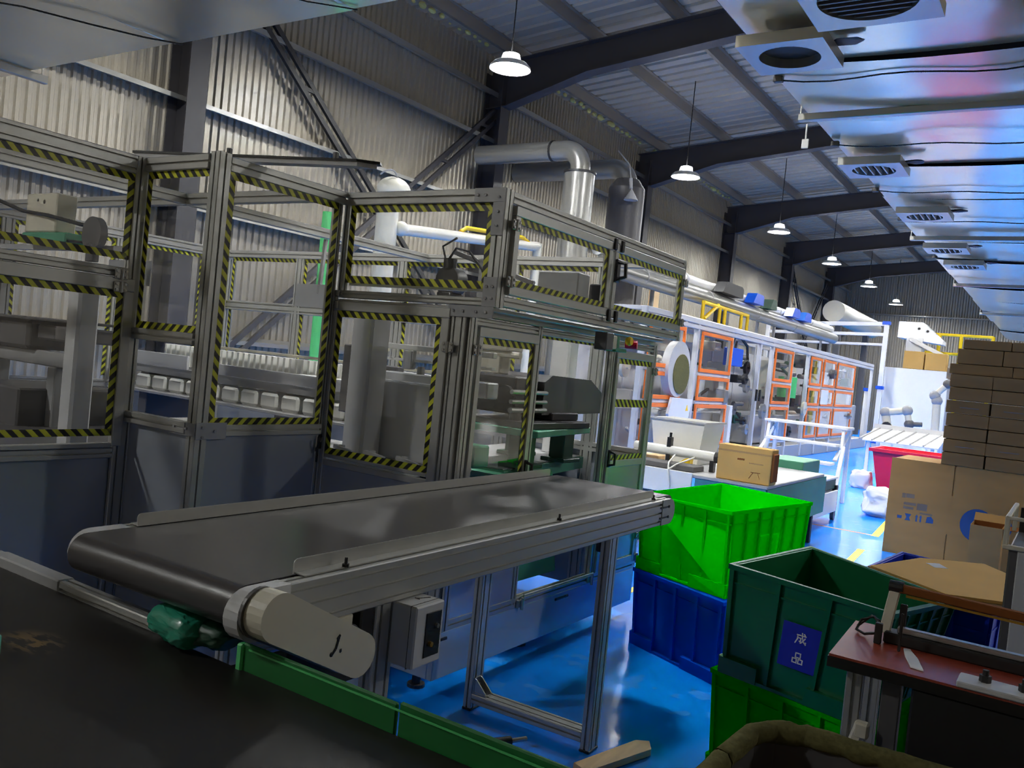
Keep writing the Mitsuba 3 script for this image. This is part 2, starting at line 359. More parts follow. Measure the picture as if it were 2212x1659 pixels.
# yellow foam left in the eave joint, lumps of it in a row
for i, (y0, y1) in enumerate(((8.0, 12.0), (12.7, 18.1), (18.8, 24.2))):
    g = G(); y = y0
    while y < y1:
        r = random.uniform(0.02, 0.05); g.ball((-8.93 + random.uniform(-.02, .02), y, roof_z(8.9) - 0.05 + random.uniform(-.02, .02)), r, 1, (1, random.uniform(1, 2.2), random.uniform(.8, 1.4)))
        y += random.uniform(0.12, 0.3)
    k = put('sealing_foam', g, 'foam_yellow'); labels[k] = {'label': ['lumps of yellow sealing foam along the eave joint left of the nearest lamp', 'lumps of yellow sealing foam along the eave joint in the bay above the round pipes',
                                                            'lumps of yellow sealing foam along the eave joint behind the second lamp'][i], 'category': 'foam', 'kind': 'stuff'}
def brace(a, b, label, m='iron_black'):
    t = thing('wall_brace', label, 'brace'); a, b = np.array(a, float), np.array(b, float)
    d = (b - a) / np.linalg.norm(b - a); s = np.array([0, abs(d[2]), 0.35 * abs(d[1])]); s = np.array([0.0, 0.24, 0.0])
    for o in (0, 1): put('chord', G().bar(a + s * o, b + s * o, 0.05, 0.07), m, t)
    L = np.linalg.norm(b - a); n = int(L / 1.15)
    for i in range(n):
        p = a + (b - a) * (i + 0.5) / n; put('rung', G().bar(p, p + s, 0.04, 0.05), m, t)
brace((-8.95, 6.45, 6.0), (-8.95, 12.2, 1.3), 'black ladder-like wall brace running down to the right behind the nearest machine')
brace((-8.95, 12.35, 5.9), (-8.95, 6.5, 0.8), 'dark ladder-like wall brace running down to the left under the round pipe', 'steel_dark')
brace((-8.95, 30.9, 5.9), (-8.95, 36.4, 1.0), 'black ladder-like wall brace left of the farthest lamp')
brace((-8.95, 36.2, 5.9), (-8.95, 31.1, 1.0), 'dark ladder-like wall brace crossing behind the farthest lamp', 'steel_dark')
# ------------------------------------------------------------------ lamps
def lamp(x, y, label, seen=True):
    t = thing('high_bay_lamp', label, 'lamp', None if seen else 'lamps out of the frame')
    z = LAMP_Z
    put('shade', G().lathe([(0.27, 0.0), (0.262, 0.03), (0.22, 0.075), (0.13, 0.11), (0.11, 0.115)], (x, y, z), n=32), 'emitter_shell', t, smooth=40)
    scene[num(t + '__diffuser')] = mikit.ply(trimesh.Trimesh(*disc(x, y, z + 0.012, 0.25, 28)), 'white_plastic', emitter={'type': 'area', 'radiance': {'type': 'rgb', 'value': [LAMP * 1.0, LAMP * 1.0, LAMP * 0.97]}})
    g = G().lathe([(0.0, 0.115), (0.125, 0.115), (0.125, 0.14), (0.11, 0.19), (0.06, 0.21), (0.0, 0.215)], (x, y, z), n=24).mesh()
    scene[num(t + '__globe')] = mikit.ply(g, 'white_plastic', smooth=40, emitter={'type': 'area', 'radiance': {'type': 'rgb', 'value': [GLOBE, GLOBE, GLOBE * 0.95]}})
    put('rod', G().cyl((x, y, z + 0.21), (x, y, roof_z(x) - 0.006), 0.009, 6), 'iron_black', t)
def disc(x, y, z, r, n):
    a = np.arange(n) * 2 * np.pi / n
    v = np.vstack([[(x, y, z)], np.stack([x + r * np.cos(a), y + r * np.sin(a), np.full(n, z)], 1)])
    return v, np.array([(0, 1 + (i + 1) % n, 1 + i) for i in range(n)])
seen_names = ['nearest and largest of the round lamps hanging in a row', 'round hanging lamp, second from the camera in the row', 'round hanging lamp, third from the camera in the row',
              'small far lamp with a bell top, fourth in the row', 'farthest and smallest lamp in the row, before the end wall']
for (x, y), l in zip(LAMPS_SEEN, seen_names): lamp(x, y, l)
for i, (x, y) in enumerate(LAMPS_HIDDEN):
    where = 'before or beyond the seen row' if x < -5 else ('above the duct' if x < 0 else 'beyond the duct')
    lamp(x, y, f'hidden round lamp {where}, number {i + 1}', False)
# ------------------------------------------------------------------ the near machine: an enclosure of slotted aluminium, steps towards the aisle
XA, XB, XL, XU, XK = -3.45, -2.97, -2.20, -2.06, -6.3
Y0, Y1, Y2, Y3 = -0.6, 2.26, 2.96, 4.95
ZT = 2.215
M = thing('packaging_machine', 'long packaging machine behind clear panes in slotted aluminium frames edged with hazard tape', 'machine')
def post(x, y, z0, z1, w=0.04, h=0.04, p=None): return put('post', prof((x, y, z0), (x, y, z1), w, h), 'aluminium', p or M)
def railx(x0, x1, y, z, w=0.04, h=0.04, p=None): return put('rail', prof((x0, y, z), (x1, y, z), w, h), 'aluminium', p or M)
def raily(x, y0, y1, z, w=0.04, h=0.04, p=None): return put('rail', prof((x, y0, z), (x, y1, z), w, h), 'aluminium', p or M)
def bolts(parent, pts, axis, r=0.006):
    g = G()
    for q in pts:
        q = np.array(q, float); d = np.array({'x': (1, 0, 0), 'y': (0, -1, 0), 'z': (0, 0, 1)}[axis], float)
        g.cyl(q, q + d * 0.006, r, 8)
    return g
def plate(x0, x1, y0, y1, z0, z1, holes=(), axis='x'):
    g = G().box(x0, x1, y0, y1, z0, z1, 0.001)
    for m in bolts(None, holes, axis).p: g.add(m)
    return put('joint_plate', g, 'grey_paint', M)
def hinge(parent, x, y, z, axis):
    if axis == 'x': g = G().box(x, x + 0.008, y - 0.03, y + 0.03, z - 0.022, z + 0.022, 0.002).cyl((x + 0.008, y, z - 0.024), (x + 0.008, y, z + 0.024), 0.007, 8)
    else: g = G().box(x - 0.03, x + 0.03, y - 0.008, y, z - 0.022, z + 0.022, 0.002).cyl((x, y - 0.008, z - 0.024), (x, y - 0.008, z + 0.024), 0.007, 8)
    for dx in (-0.02, 0.02):
        for dz in (-0.012, 0.012):
            if axis == 'x': g.cyl((x + 0.008, y + dx, z + dz), (x + 0.012, y + dx, z + dz), 0.006, 8)
            else: g.cyl((x + dx, y - 0.008, z + dz), (x + dx, y - 0.012, z + dz), 0.006, 8)
    return put('hinge', g, 'steel', parent)
# section A, at the left edge of the picture
post(XA - 0.02, Y1 - 0.04, 0.06, ZT, 0.04, 0.08)
post(XA - 0.02, 0.9, 0.06, ZT); post(XA - 0.02, Y0, 0.06, ZT)
raily(XA - 0.02, Y0, Y1 - 0.08, ZT - 0.04, 0.04, 0.08)
raily(XA - 0.02, Y0, Y1 - 0.08, 1.71); raily(XA - 0.02, Y0, Y1 - 0.08, 0.93, 0.04, 0.045); raily(XA - 0.02, Y0, Y1 - 0.08, 0.08)
pane(M, 'x', XA - 0.012, 0.92, Y1 - 0.08, 1.735, ZT - 0.08, 'tbr', mirror=-1)
d = put('door', G().box(XA - 0.02, XA + 0.012, 0.93, Y1 - 0.05, 1.63, 1.685, 0.003).box(XA - 0.02, XA + 0.012, Y1 - 0.095, Y1 - 0.05, 0.96, 1.63, 0.003).box(XA - 0.02, XA + 0.012, 0.93, 0.975, 0.96, 1.63, 0.003).box(XA - 0.02, XA + 0.012, 0.975, Y1 - 0.095, 0.955, 0.975, 0.003), 'aluminium', M, label='hinged door frame at the left edge')
pane(d, 'x', XA - 0.002, 0.975, Y1 - 0.095, 0.975, 1.63, 'tbr', out=1, mirror=-1)
hinge(d, XA + 0.013, Y1 - 0.12, 1.70, 'x'); hinge(d, XA + 0.013, Y1 - 0.12, 1.645, 'x')
put('panel', G().box(XA - 0.03, XA - 0.022, 0.9, Y1 - 0.08, 0.1, 0.905), 'panel_grey', M); put('panel', G().box(XA - 0.03, XA - 0.022, Y0, 0.88, 0.1, 0.905), 'panel_grey', M)
# step face y = Y1
railx(XA, XB - 0.06, Y1 - 0.02, ZT - 0.03, 0.04, 0.06); railx(XA, XB - 0.06, Y1 - 0.02, 1.455, 0.04, 0.05); railx(XA, XB - 0.06, Y1 - 0.02, 1.09, 0.04, 0.05); railx(XA, XB - 0.06, Y1 - 0.02, 0.08)
pane(M, 'y', Y1 - 0.022, XA + 0.005, XB - 0.065, 1.48, ZT - 0.06, 'tbl', out=-1)
put('panel', G().box(XA + 0.005, XB - 0.07, Y1 - 0.012, Y1 - 0.004, 0.1, 1.065), 'panel_grey', M)
post(XB - 0.03, Y1, 0.06, ZT + 0.01, 0.06, 0.06)
plate(XB - 0.15, XB - 0.0, Y1 - 0.035, Y1 - 0.03, 1.06, 1.115, [(XB - 0.13, Y1 - 0.035, 1.09), (XB - 0.05, Y1 - 0.035, 1.09)], 'y')
plate(XB, XB + 0.006, Y1 - 0.03, Y1 + 0.12, 1.05, 1.12, [(XB + 0.006, Y1, 1.1), (XB + 0.006, Y1, 1.06), (XB + 0.006, Y1 + 0.06, 1.085)], 'x')
# section B
raily(XB - 0.02, Y1 + 0.03, Y2, ZT - 0.03, 0.04, 0.06); raily(XB - 0.02, Y1 + 0.03, Y2 - 0.03, 1.085, 0.04, 0.05); raily(XB - 0.02, Y1 + 0.03, Y2, 0.08)
post(XB - 0.03, Y2 - 0.03, 0.06, ZT - 0.03, 0.04, 0.035)
pane(M, 'x', XB - 0.008, Y1 + 0.03, Y2 - 0.045, 1.11, ZT - 0.06, 'tblr', out=1)
put('panel', G().box(XB - 0.02, XB - 0.012, Y1 + 0.03, Y2 - 0.04, 0.1, 1.06), 'panel_grey', M)
put('latch', G().box(XB, XB + 0.012, Y2 - 0.06, Y2 - 0.045, 0.98, 1.0, 0.003).tube([(XB + 0.01, Y2 - 0.055, 1.0), (XB + 0.03, Y2 - 0.06, 1.03), (XB + 0.03, Y2 - 0.05, 1.05)], 0.005, 6).box(XB - 0.002, XB + 0.008, Y2 - 0.05, Y2 - 0.04, 0.93, 1.05, 0.003), 'black_plastic', M)
# upper box: side face y = Y2, front face x = XU
railx(XB - 0.01, XU - 0.005, Y2 + 0.02, ZT - 0.03, 0.04, 0.06); railx(XB - 0.01, XU - 0.005, Y2 + 0.02, 1.735, 0.04, 0.035)
railx(XB - 0.01, XL, Y2 + 0.02, 1.69, 0.04, 0.04)
post(XB - 0.0, Y2 + 0.02, 1.72, ZT - 0.06, 0.03, 0.04)
post(XU - 0.03, Y2 + 0.03, 1.715, ZT, 0.06, 0.06)
pane(M, 'y', Y2 + 0.016, XB + 0.02, XU - 0.06, 1.755, ZT - 0.06, 'tblr', out=-1, mirror=-1, tw=0.034)
put('inner_ledge', G().box(XB + 0.02, XU - 0.06, Y2 + 0.04, Y2 + 0.07, 1.78, 1.81, 0.003), 'grey_light', M)
plate(XU - 0.16, XU, Y2 - 0.006, Y2, ZT - 0.06, ZT, [(XU - 0.14, Y2 - 0.006, ZT - 0.03), (XU - 0.10, Y2 - 0.006, ZT - 0.03), (XU - 0.03, Y2 - 0.006, ZT - 0.09 + 0.05)], 'y')
plate(XU - 0.06, XU, Y2 - 0.006, Y2, ZT - 0.2, ZT - 0.06, [(XU - 0.03, Y2 - 0.006, ZT - 0.1), (XU - 0.03, Y2 - 0.006, ZT - 0.16)], 'y')
plate(XU - 0.07, XU, Y2 - 0.006, Y2, 1.715, 1.84, [(XU - 0.02, Y2 - 0.006, 1.8), (XU - 0.05, Y2 - 0.006, 1.8), (XU - 0.02, Y2 - 0.006, 1.75), (XU - 0.05, Y2 - 0.006, 1.75)], 'y')
plate(XL - 0.10, XU - 0.005, Y2 - 0.008, Y2, 1.665, 1.715, [(XL - 0.07, Y2 - 0.008, 1.69), (XL - 0.02, Y2 - 0.008, 1.69), (XL + 0.05, Y2 - 0.008, 1.69), (XL + 0.1, Y2 - 0.008, 1.69)], 'y')
raily(XU - 0.02, Y2 + 0.06, Y3 - 0.04, ZT - 0.03, 0.04, 0.05); raily(XU - 0.02, Y2 + 0.06, Y3 - 0.04, 1.745, 0.04, 0.045)
post(XU - 0.02, Y3 - 0.02, 1.72, ZT - 0.005, 0.04, 0.04)
for j, (a, b, side) in enumerate(((Y2 + 0.065, 3.935, 'l'), (3.965, Y3 - 0.045, 'r'))):
    x = XU + 0.004
    g = G().box(x - 0.02, x + 0.014, a, b, ZT - 0.105, ZT - 0.062, 0.003).box(x - 0.02, x + 0.014, a, b, 1.775, 1.815, 0.003)
    g.box(x - 0.02, x + 0.014, a, a + 0.04, 1.815, ZT - 0.105, 0.003).box(x - 0.02, x + 0.014, b - 0.04, b, 1.815, ZT - 0.105, 0.003)
    g.box(x + 0.012, x + 0.0145, a + 0.0, b, 1.79, 1.797)
    d = put('hatch', g, 'aluminium', M, label='left upper hatch' if j == 0 else 'right upper hatch with a black pull handle at its edge')
    pane(d, 'x', x + 0.002, a + 0.04, b - 0.04, 1.815, ZT - 0.105, 'tb' + ('r' if j == 0 else 'r'), out=1, tw=0.028)
    for z in (2.07, 1.83): hinge(d, x + 0.014, a - 0.0 if j == 0 else b + 0.0, z, 'x')
    if j == 1:
        hx, hy = x + 0.014, a + 0.02
        put('handle', G().box(hx, hx + 0.012, hy - 0.012, hy + 0.03, 1.955, 2.075, 0.004).tube([(hx + 0.01, hy, 2.06), (hx + 0.05, hy + 0.005, 2.05), (hx + 0.055, hy + 0.005, 1.985), (hx + 0.01, hy, 1.97)], 0.011, 8), 'black_plastic', d)
        for yy in (a - 0.02, a + 0.06):
            for zz in (ZT - 0.07, 1.78): put('catch', G().box(x + 0.012, x + 0.026, yy - 0.015, yy + 0.015, zz - 0.03, zz + 0.03, 0.004), 'iron_black', d)
# lower front x = XL
put('post', prof((XL - 0.045, Y2 + 0.03, 0.3), (XL - 0.045, Y2 + 0.03, 1.71), 0.08, 0.06), 'aluminium', M)
post(XL + 0.0, Y2 + 0.04, 0.3, 1.70, 0.03, 0.05)
raily(XL - 0.02, Y2 + 0.06, Y3, 1.70, 0.04, 0.045); raily(XL - 0.02, Y2 + 0.06, Y3 - 0.03, 1.655, 0.035, 0.035)
raily(XL + 0.03, Y2 + 0.06, Y3 - 0.05, 1.712, 0.06, 0.02)
pa = 3.545
d = put('door', G().box(XL - 0.012, XL + 0.014, Y2 + 0.085, pa - 0.0, 1.59, 1.635, 0.003).box(XL - 0.012, XL + 0.014, Y2 + 0.085, Y2 + 0.12, 0.55, 1.59, 0.003).box(XL - 0.012, XL + 0.014, pa - 0.035, pa, 0.55, 1.59, 0.003).box(XL - 0.012, XL + 0.014, Y2 + 0.12, pa - 0.035, 0.55, 0.585, 0.003), 'aluminium', M, label='front door with hazard tape across its top and down one edge')
pane(d, 'x', XL + 0.0, Y2 + 0.12, pa - 0.035, 0.585, 1.59, 'tr', out=1)
hinge(d, XL + 0.016, Y2 + 0.07, 1.53, 'x'); hinge(d, XL + 0.016, Y2 + 0.07, 0.7, 'x')
put('handle', G().box(XL + 0.014, XL + 0.022, pa - 0.03, pa - 0.01, 0.94, 1.03, 0.003).tube([(XL + 0.015, pa - 0.02, 1.02), (XL + 0.05, pa - 0.015, 1.01), (XL + 0.05, pa - 0.015, 0.955), (XL + 0.015, pa - 0.02, 0.945)], 0.008, 8), 'black_plastic', d)
post(XL - 0.02, pa + 0.025, 0.3, 1.69, 0.04, 0.04)
# the open bay, then the narrow door
post(XL - 0.02, 4.375, 0.3, 1.69, 0.04, 0.05)
d = put('door', G().box(XL - 0.014, XL + 0.012, 4.40, Y3 - 0.035, 1.575, 1.62, 0.003).box(XL - 0.014, XL + 0.012, 4.40, 4.435, 0.34, 1.575, 0.003).box(XL - 0.014, XL + 0.012, Y3 - 0.075, Y3 - 0.035, 0.34, 1.575, 0.003).box(XL - 0.014, XL + 0.012, 4.435, Y3 - 0.075, 0.945, 0.985, 0.003).box(XL - 0.014, XL + 0.012, 4.435, Y3 - 0.075, 0.34, 0.385, 0.003), 'aluminium', M, label='narrow door at the far end with a band of hazard tape across the middle of its pane')
pane(d, 'x', XL, 4.435, Y3 - 0.075, 0.985, 1.575, 'tb', out=1)
tape(d, (XL + 0.003, 4.435, 1.295), (XL + 0.003, Y3 - 0.075, 1.295), (0, 0, 0.045), (1, 0, 0))
put('lower_panel', G().box(XL - 0.006, XL + 0.002, 4.435, Y3 - 0.075, 0.385, 0.945), 'panel_grey', d)
hinge(d, XL + 0.014, Y3 - 0.03, 1.52, 'x'); hinge(d, XL + 0.014, Y3 - 0.03, 0.5, 'x')
put('handle', G().box(XL + 0.012, XL + 0.02, 4.405, 4.43, 0.95, 1.05, 0.003).tube([(XL + 0.013, 4.418, 1.04), (XL + 0.05, 4.42, 1.03), (XL + 0.05, 4.42, 0.97), (XL + 0.013, 4.418, 0.96)], 0.008, 8), 'black_plastic', d)
post(XL - 0.02, Y3 - 0.01, 0.3, 1.69, 0.04, 0.05)
# signal box and buttons under the upper box
k = put('button_box', G().box(-2.06, -1.99, 3.86, 3.94, 1.60, 1.69, 0.004), 'grey_dark', M, label='grey box hanging under the upper hatches')
put('button', G().lathe([(0.0, 0.0), (0.02, 0.0), (0.026, 0.018), (0.02, 0.03), (0.0, 0.033)], (-2.03, 4.17, 1.665), (1, 0, 0), 16), 'yellow_paint', k, smooth=40, label='yellow button')
put('button', G().cyl((-2.05, 4.20, 1.65), (-1.99, 4.22, 1.65), 0.024, 14), 'red_plastic', k, label='red button')
put('lamp_cap', G().cyl((-2.04, 4.04, 1.62), (-2.04, 4.04, 1.68), 0.03, 14).box(-2.07, -2.0, 3.99, 4.12, 1.60, 1.62, 0.003), 'green_machine', k, label='green lamp cap')
put('holder', G().box(-2.05, -2.0, 3.94, 4.0, 1.61, 1.68, 0.004), 'cream_paint', k)
put('tape_bar', G().box(-2.35, -2.32, 3.75, 4.36, 1.645, 1.66), 'grey_light', M); tape(M, (-2.32, 3.72, 1.63), (-2.32, 4.36, 1.63), (0, 0, 0.028), (1, 0, 0))
# lower side face y = Y2 : framed pane and panel beneath
sx0, sx1 = XB - 0.035, XL - 0.085
d = put('door', G().box(sx0, sx1, Y2 - 0.012, Y2 + 0.014, 1.655, 1.70, 0.003).box(sx0, sx0 + 0.045, Y2 - 0.012, Y2 + 0.014, 0.3, 1.655, 0.003).box(sx1 - 0.045, sx1, Y2 - 0.012, Y2 + 0.014, 0.3, 1.655, 0.003).box(sx0 + 0.045, sx1 - 0.045, Y2 - 0.012, Y2 + 0.014, 0.915, 0.945, 0.003).box(sx0 + 0.045, sx1 - 0.045, Y2 - 0.012, Y2 + 0.014, 0.955, 0.972, 0.003), 'aluminium', M, label='side door beside the corner post, its pane framed in hazard tape')
pane(d, 'y', Y2 + 0.0, sx0 + 0.045, sx1 - 0.045, 0.972, 1.655, 'tblr', out=-1, tw=0.03)
put('lower_panel', G().box(sx0 + 0.045, sx1 - 0.045, Y2 + 0.0, Y2 + 0.01, 0.3, 0.915), 'panel_grey', d)
hinge(d, sx1 + 0.01, Y2 - 0.014, 1.53, 'y')
put('latch', G().box(sx0 + 0.01, sx0 + 0.03, Y2 - 0.03, Y2 - 0.012, 0.99, 1.06, 0.003), 'black_plastic', d)
put('hinge', G().box(XB - 0.01, XB + 0.02, Y2 - 0.02, Y2 - 0.006, 1.72, 1.75, 0.003).box(XB - 0.01, XB + 0.02, Y2 - 0.02, Y2 - 0.006, 1.66, 1.70, 0.003).box(XB - 0.008, XB + 0.012, Y2 - 0.022, Y2 - 0.008, 1.70, 1.72, 0.003), 'steel', d)
# lower front: rail, panels, skirt
raily(XL - 0.02, Y2, Y3, 0.315, 0.04, 0.05); railx(XB, XL - 0.04, Y2 + 0.02, 0.315, 0.04, 0.05)
raily(XL + 0.012, 3.63, 4.36, 0.345, 0.02, 0.02)
put('panel', G().box(XL - 0.012, XL - 0.004, Y2 + 0.06, pa, 0.34, 0.60), 'panel_grey', M)
put('panel', G().box(XL - 0.04, XL - 0.034, Y2 + 0.06, pa, 0.34, 0.9), 'panel_grey', M)
put('skirt', G().box(XL - 0.03, XL - 0.0, Y2, Y3, 0.085, 0.292, 0.003).box(XA + 0.3, XL - 0.03, Y2, Y2 + 0.02, 0.085, 0.292, 0.003), 'panel_skirt', M, label='pale skirt panel that mirrors the blue floor')
for y in (3.05, 3.9, 4.8): put('foot', G().cyl((XL - 0.15, y, 0.0), (XL - 0.15, y, 0.09), 0.02, 10).cyl((XL - 0.15, y, 0.0), (XL - 0.15, y, 0.015), 0.04, 12), 'iron_black', M)
for x, y in ((XA - 0.02, 0.9), (XA - 0.02, 2.2), (XB - 0.03, 2.3), (XK, 1.0), (XK, 3.0), (XK, 4.9)): put('foot', G().cyl((x, y, 0.0), (x, y, 0.07), 0.02, 10).cyl((x, y, 0.0), (x, y, 0.015), 0.04, 12), 'iron_black', M)
put('skirt_handle', G().box(XL + 0.0, XL + 0.006, 3.98, 4.12, 0.255, 0.268, 0.002), 'iron_black', M); put('skirt_handle', G().box(XL + 0.0, XL + 0.006, 2.98, 3.04, 0.255, 0.268, 0.002), 'iron_black', M)
for y, z in ((3.62, 0.31), (4.35, 0.315), (4.93, 0.36)): put('hinge', G().cyl((XL + 0.02, y, z - 0.03), (XL + 0.02, y, z + 0.03), 0.009, 8).box(XL, XL + 0.014, y - 0.03, y + 0.03, z - 0.02, z + 0.02, 0.003), 'steel', M)
# roof rails and the back of the enclosure
for y in (1.2, 2.88, Y3 - 0.02): railx(XK, XA - 0.04 if y < 2 else (XB - 0.04 if y < 3 else XU - 0.04), y, ZT - 0.03, 0.04, 0.06)
raily(-4.08, Y0, Y3 - 0.04, ZT - 0.03, 0.04, 0.06)
raily(XK, Y0, Y3, ZT - 0.04, 0.04, 0.08); raily(XK, Y0, Y3, 1.0, 0.04, 0.08); raily(XK, Y0, Y3, 0.08)
ys = [0.0, 1.2, 2.2, 3.05, 3.9, 4.7, Y3]
for y in ys: post(XK, y, 0.07, ZT - 0.08, 0.04, 0.09)
for y0, y1 in zip(ys[:-1], ys[1:]): pane(M, 'x', XK, y0 + 0.045, y1 - 0.045, 1.04, ZT - 0.08, 'tlr', out=1); put('panel', G().box(XK - 0.004, XK + 0.004, y0 + 0.045, y1 - 0.045, 0.1, 0.96), 'panel_grey', M)
for x in (-5.4, -4.3, -3.3, -2.6):
    post(x, Y3 - 0.02, 0.07, ZT - 0.06, 0.09, 0.04)
for x0, x1 in ((XK, -5.4), (-5.4, -4.3), (-4.3, -3.3), (-3.3, -2.6)): pane(M, 'y', Y3 - 0.02, x0 + 0.045, x1 - 0.045, 1.04, ZT - 0.06, 'tl', out=-1)
railx(XK, XL - 0.04, Y3 - 0.02, 1.0, 0.04, 0.06); railx(XK, XL - 0.04, Y3 - 0.02, 1.74, 0.04, 0.08)
put('panel', G().box(XK, XL - 0.04, Y3 - 0.024, Y3 - 0.016, 0.1, 0.97), 'panel_grey', M)
# plates hung on the back rails
put('sign_plate', G().box(-5.45, -4.98, 3.3, 3.306, 1.74, 1.90), 'grey_paint', M); put('sign_plate', G().box(-4.30, -3.95, 3.9, 3.906, 1.71, 1.86), 'grey_light', M)
put('plate_arm', G().bar((-5.4, 3.31, 1.8), (XK, 3.31, 1.8), 0.02).bar((-4.1, 3.91, 1.8), (-4.08, 3.91, 2.15), 0.02), 'grey_paint', M)
# green riser behind the panes
solo('riser_pipe', G().cyl((-6.7, 6.42, 0.0), (-6.7, 6.42, 2.85), 0.06, 16), 'green_pipe', 'light green upright pipe behind the panes of the near machine', 'pipe', smooth=40)
# roof sheet
k = put('roof_board', G().prism([(-3.57, 2.225), (-2.54, 2.56), (-2.47, 2.625), (-2.49, 2.66), (-3.60, 2.30)], 'z', ZT + 0.030, ZT + 0.040), 'black_plastic', M, label='thin dark board lying across the top rails')
put('underside', G().prism([(-3.57, 2.23), (-2.54, 2.565), (-2.49, 2.63), (-3.60, 2.29)], 'z', ZT + 0.012, ZT + 0.030), 'grey_light', k)
put('clip', G().box(-3.16, -3.14, 2.40, 2.42, ZT + 0.04, ZT + 0.075, 0.003), 'grey_dark', k); put('clip', G().box(-2.68, -2.66, 2.56, 2.58, ZT + 0.04, ZT + 0.075, 0.003), 'grey_dark', k)
# inside, left: wrapping head
k = put('wrapping_head', G().box(-5.3, -4.75, 2.45, 2.85, 1.30, 1.46, 0.02).box(-5.35, -4.6, 2.4, 2.9, 1.46, 1.475, 0.004).box(-4.75, -4.45, 2.5, 2.8, 1.36, 1.44, 0.01), 'grey_dark', M, label='dark grey head seen low through the leftmost pane')
put('frame', G().box(-5.4, -4.4, 2.5, 2.58, 1.22, 1.3, 0.006).box(-5.3, -5.2, 2.5, 2.6, 0.3, 1.22, 0.006).box(-4.62, -4.54, 2.5, 2.6, 0.3, 1.22, 0.006), 'grey_paint', k)
put('drive_box', G().box(-5.15, -4.6, 2.35, 2.9, 0.5, 1.1, 0.01), 'grey_dark', k)
put('table', G().box(-6.1, -3.62, 0.4, 3.0, 0.86, 0.9, 0.004), 'grey_dark', M)
put('pillar', G().box(-3.80, -3.70, 2.12, 2.22, 0.9, 1.69, 0.012), 'grey_light', M, label='pale square pillar behind the left door')
put('pillar', G().box(-4.08, -3.98, 1.20, 1.30, 0.9, 1.69, 0.012), 'grey_light', M)
k = put('junction_box', G().box(-5.17, -4.85, 2.6, 2.72, 1.96, 2.18, 0.006), 'cream_paint', M, label='cream junction box with cables, high behind the leftmost pane')
put('hole', G().cyl((-5.05, 2.599, 2.14), (-5.05, 2.601, 2.14), 0.008, 8).cyl((-4.98, 2.599, 2.13), (-4.98, 2.601, 2.13), 0.012, 8), 'black_plastic', k)
put('cable', G().tube([(-5.9, 2.66, 2.12), (-5.5, 2.6, 2.15), (-5.2, 2.6, 2.08), (-4.9, 2.58, 2.05), (-4.45, 2.6, 1.98)], 0.012, 6).tube([(-5.9, 2.6, 1.98), (-5.2, 2.6, 1.94), (-4.5, 2.6, 1.90)], 0.008, 6), 'black_plastic', k)
put('terminal', G().box(-5.16, -4.7, 2.58, 2.72, 1.90, 1.955, 0.006), 'green_machine', k)
put('bracket_bar', G().bar((-6.2, 2.66, 1.88), (-4.1, 2.66, 1.88), 0.03), 'grey_paint', k)
put('round_sensor', G().cyl((-4.45, 2.58, 1.95), (-4.45, 2.62, 1.95), 0.09, 24).box(-4.49, -4.42, 2.58, 2.62, 1.80, 1.9, 0.004), 'grey_dark', M, smooth=40, label='dark round sensor behind the leftmost pane')
# inside, upper box: black motor and arm
k = put('blower', G().cyl((-3.15, 4.0, 1.93), (-3.15, 4.10, 1.93), 0.085, 20).cyl((-3.15, 4.02, 2.0), (-3.15, 4.02, 2.06), 0.04, 12).box(-3.2, -3.1, 3.98, 4.12, 1.80, 1.86, 0.005), 'black_plastic', M, smooth=40, label='black round blower in the upper box')
put('hose', G().tube([(-3.15, 4.0, 2.05), (-3.1, 4.0, 2.12), (-3.0, 4.0, 2.1), (-2.9, 4.0, 2.0), (-2.85, 4.02, 1.85)], 0.007, 6).tube([(-3.17, 4.0, 2.05), (-3.2, 4.0, 2.13), (-3.1, 4.0, 2.18)], 0.007, 6), 'black_plastic', k)
put('tilt_arm', G().bar((-3.18, 4.1, 2.11), (-2.7, 4.25, 1.96), 0.05, 0.03, 0.005), 'grey_dark', M)
put('stand', G().box(-3.0, -2.9, 4.1, 4.2, 1.6, 2.08, 0.006), 'grey_paint', M)
put('control_cabinet', G().box(-2.5, -2.25, 3.97, 4.1, 1.78, 2.0, 0.006), 'grey_paint', M)
put('small_box', G().box(-2.28, -2.18, 4.15, 4.22, 1.86, 1.96, 0.006), 'black_plastic', M)
# inside: square pillar, box and post seen through the side door
put('pillar', G().box(-3.04, -2.90, 3.14, 3.28, 0.93, 1.70, 0.012), 'grey_light', M, label='pale square pillar behind the side door')
put('pillar', G().box(-2.84, -2.70, 4.75, 4.87, 0.93, 1.71, 0.012), 'white_paint', M, label='white square pillar behind the open bay')
k = put('side_box', G().box(-3.25, -2.93, 3.42, 3.85, 0.95, 1.19, 0.006), 'grey_dark', M, label='grey box standing on the machine bed')
put('lid', G().box(-3.27, -2.91, 3.40, 3.87, 1.19, 1.21, 0.004).box(-2.93, -2.9, 3.40, 3.44, 0.95, 1.19, 0.004), 'grey_light', k)
put('inner_post', G().box(-3.63, -3.55, 3.7, 3.78, 1.1, 1.5, 0.006).box(-3.5, -3.2, 3.7, 3.76, 1.36, 1.40, 0.005).box(-3.46, -3.36, 3.66, 3.80, 1.38, 1.44, 0.008), 'grey_dark', M)
for x in (-2.95, -2.75, -2.55): put('clamp', G().box(x - 0.05, x + 0.05, 3.02, 3.1, 0.95, 0.98, 0.005).cyl((x, 3.06, 0.98), (x, 3.06, 1.01), 0.015, 8).bar((x - 0.04, 3.05, 1.0), (x + 0.09, 3.04, 0.985), 0.018), 'grey_light', M)
put('bed', G().box(-4.6, -2.55, Y2 + 0.06, 3.6, 0.91, 0.945, 0.004), 'white_plastic', M)
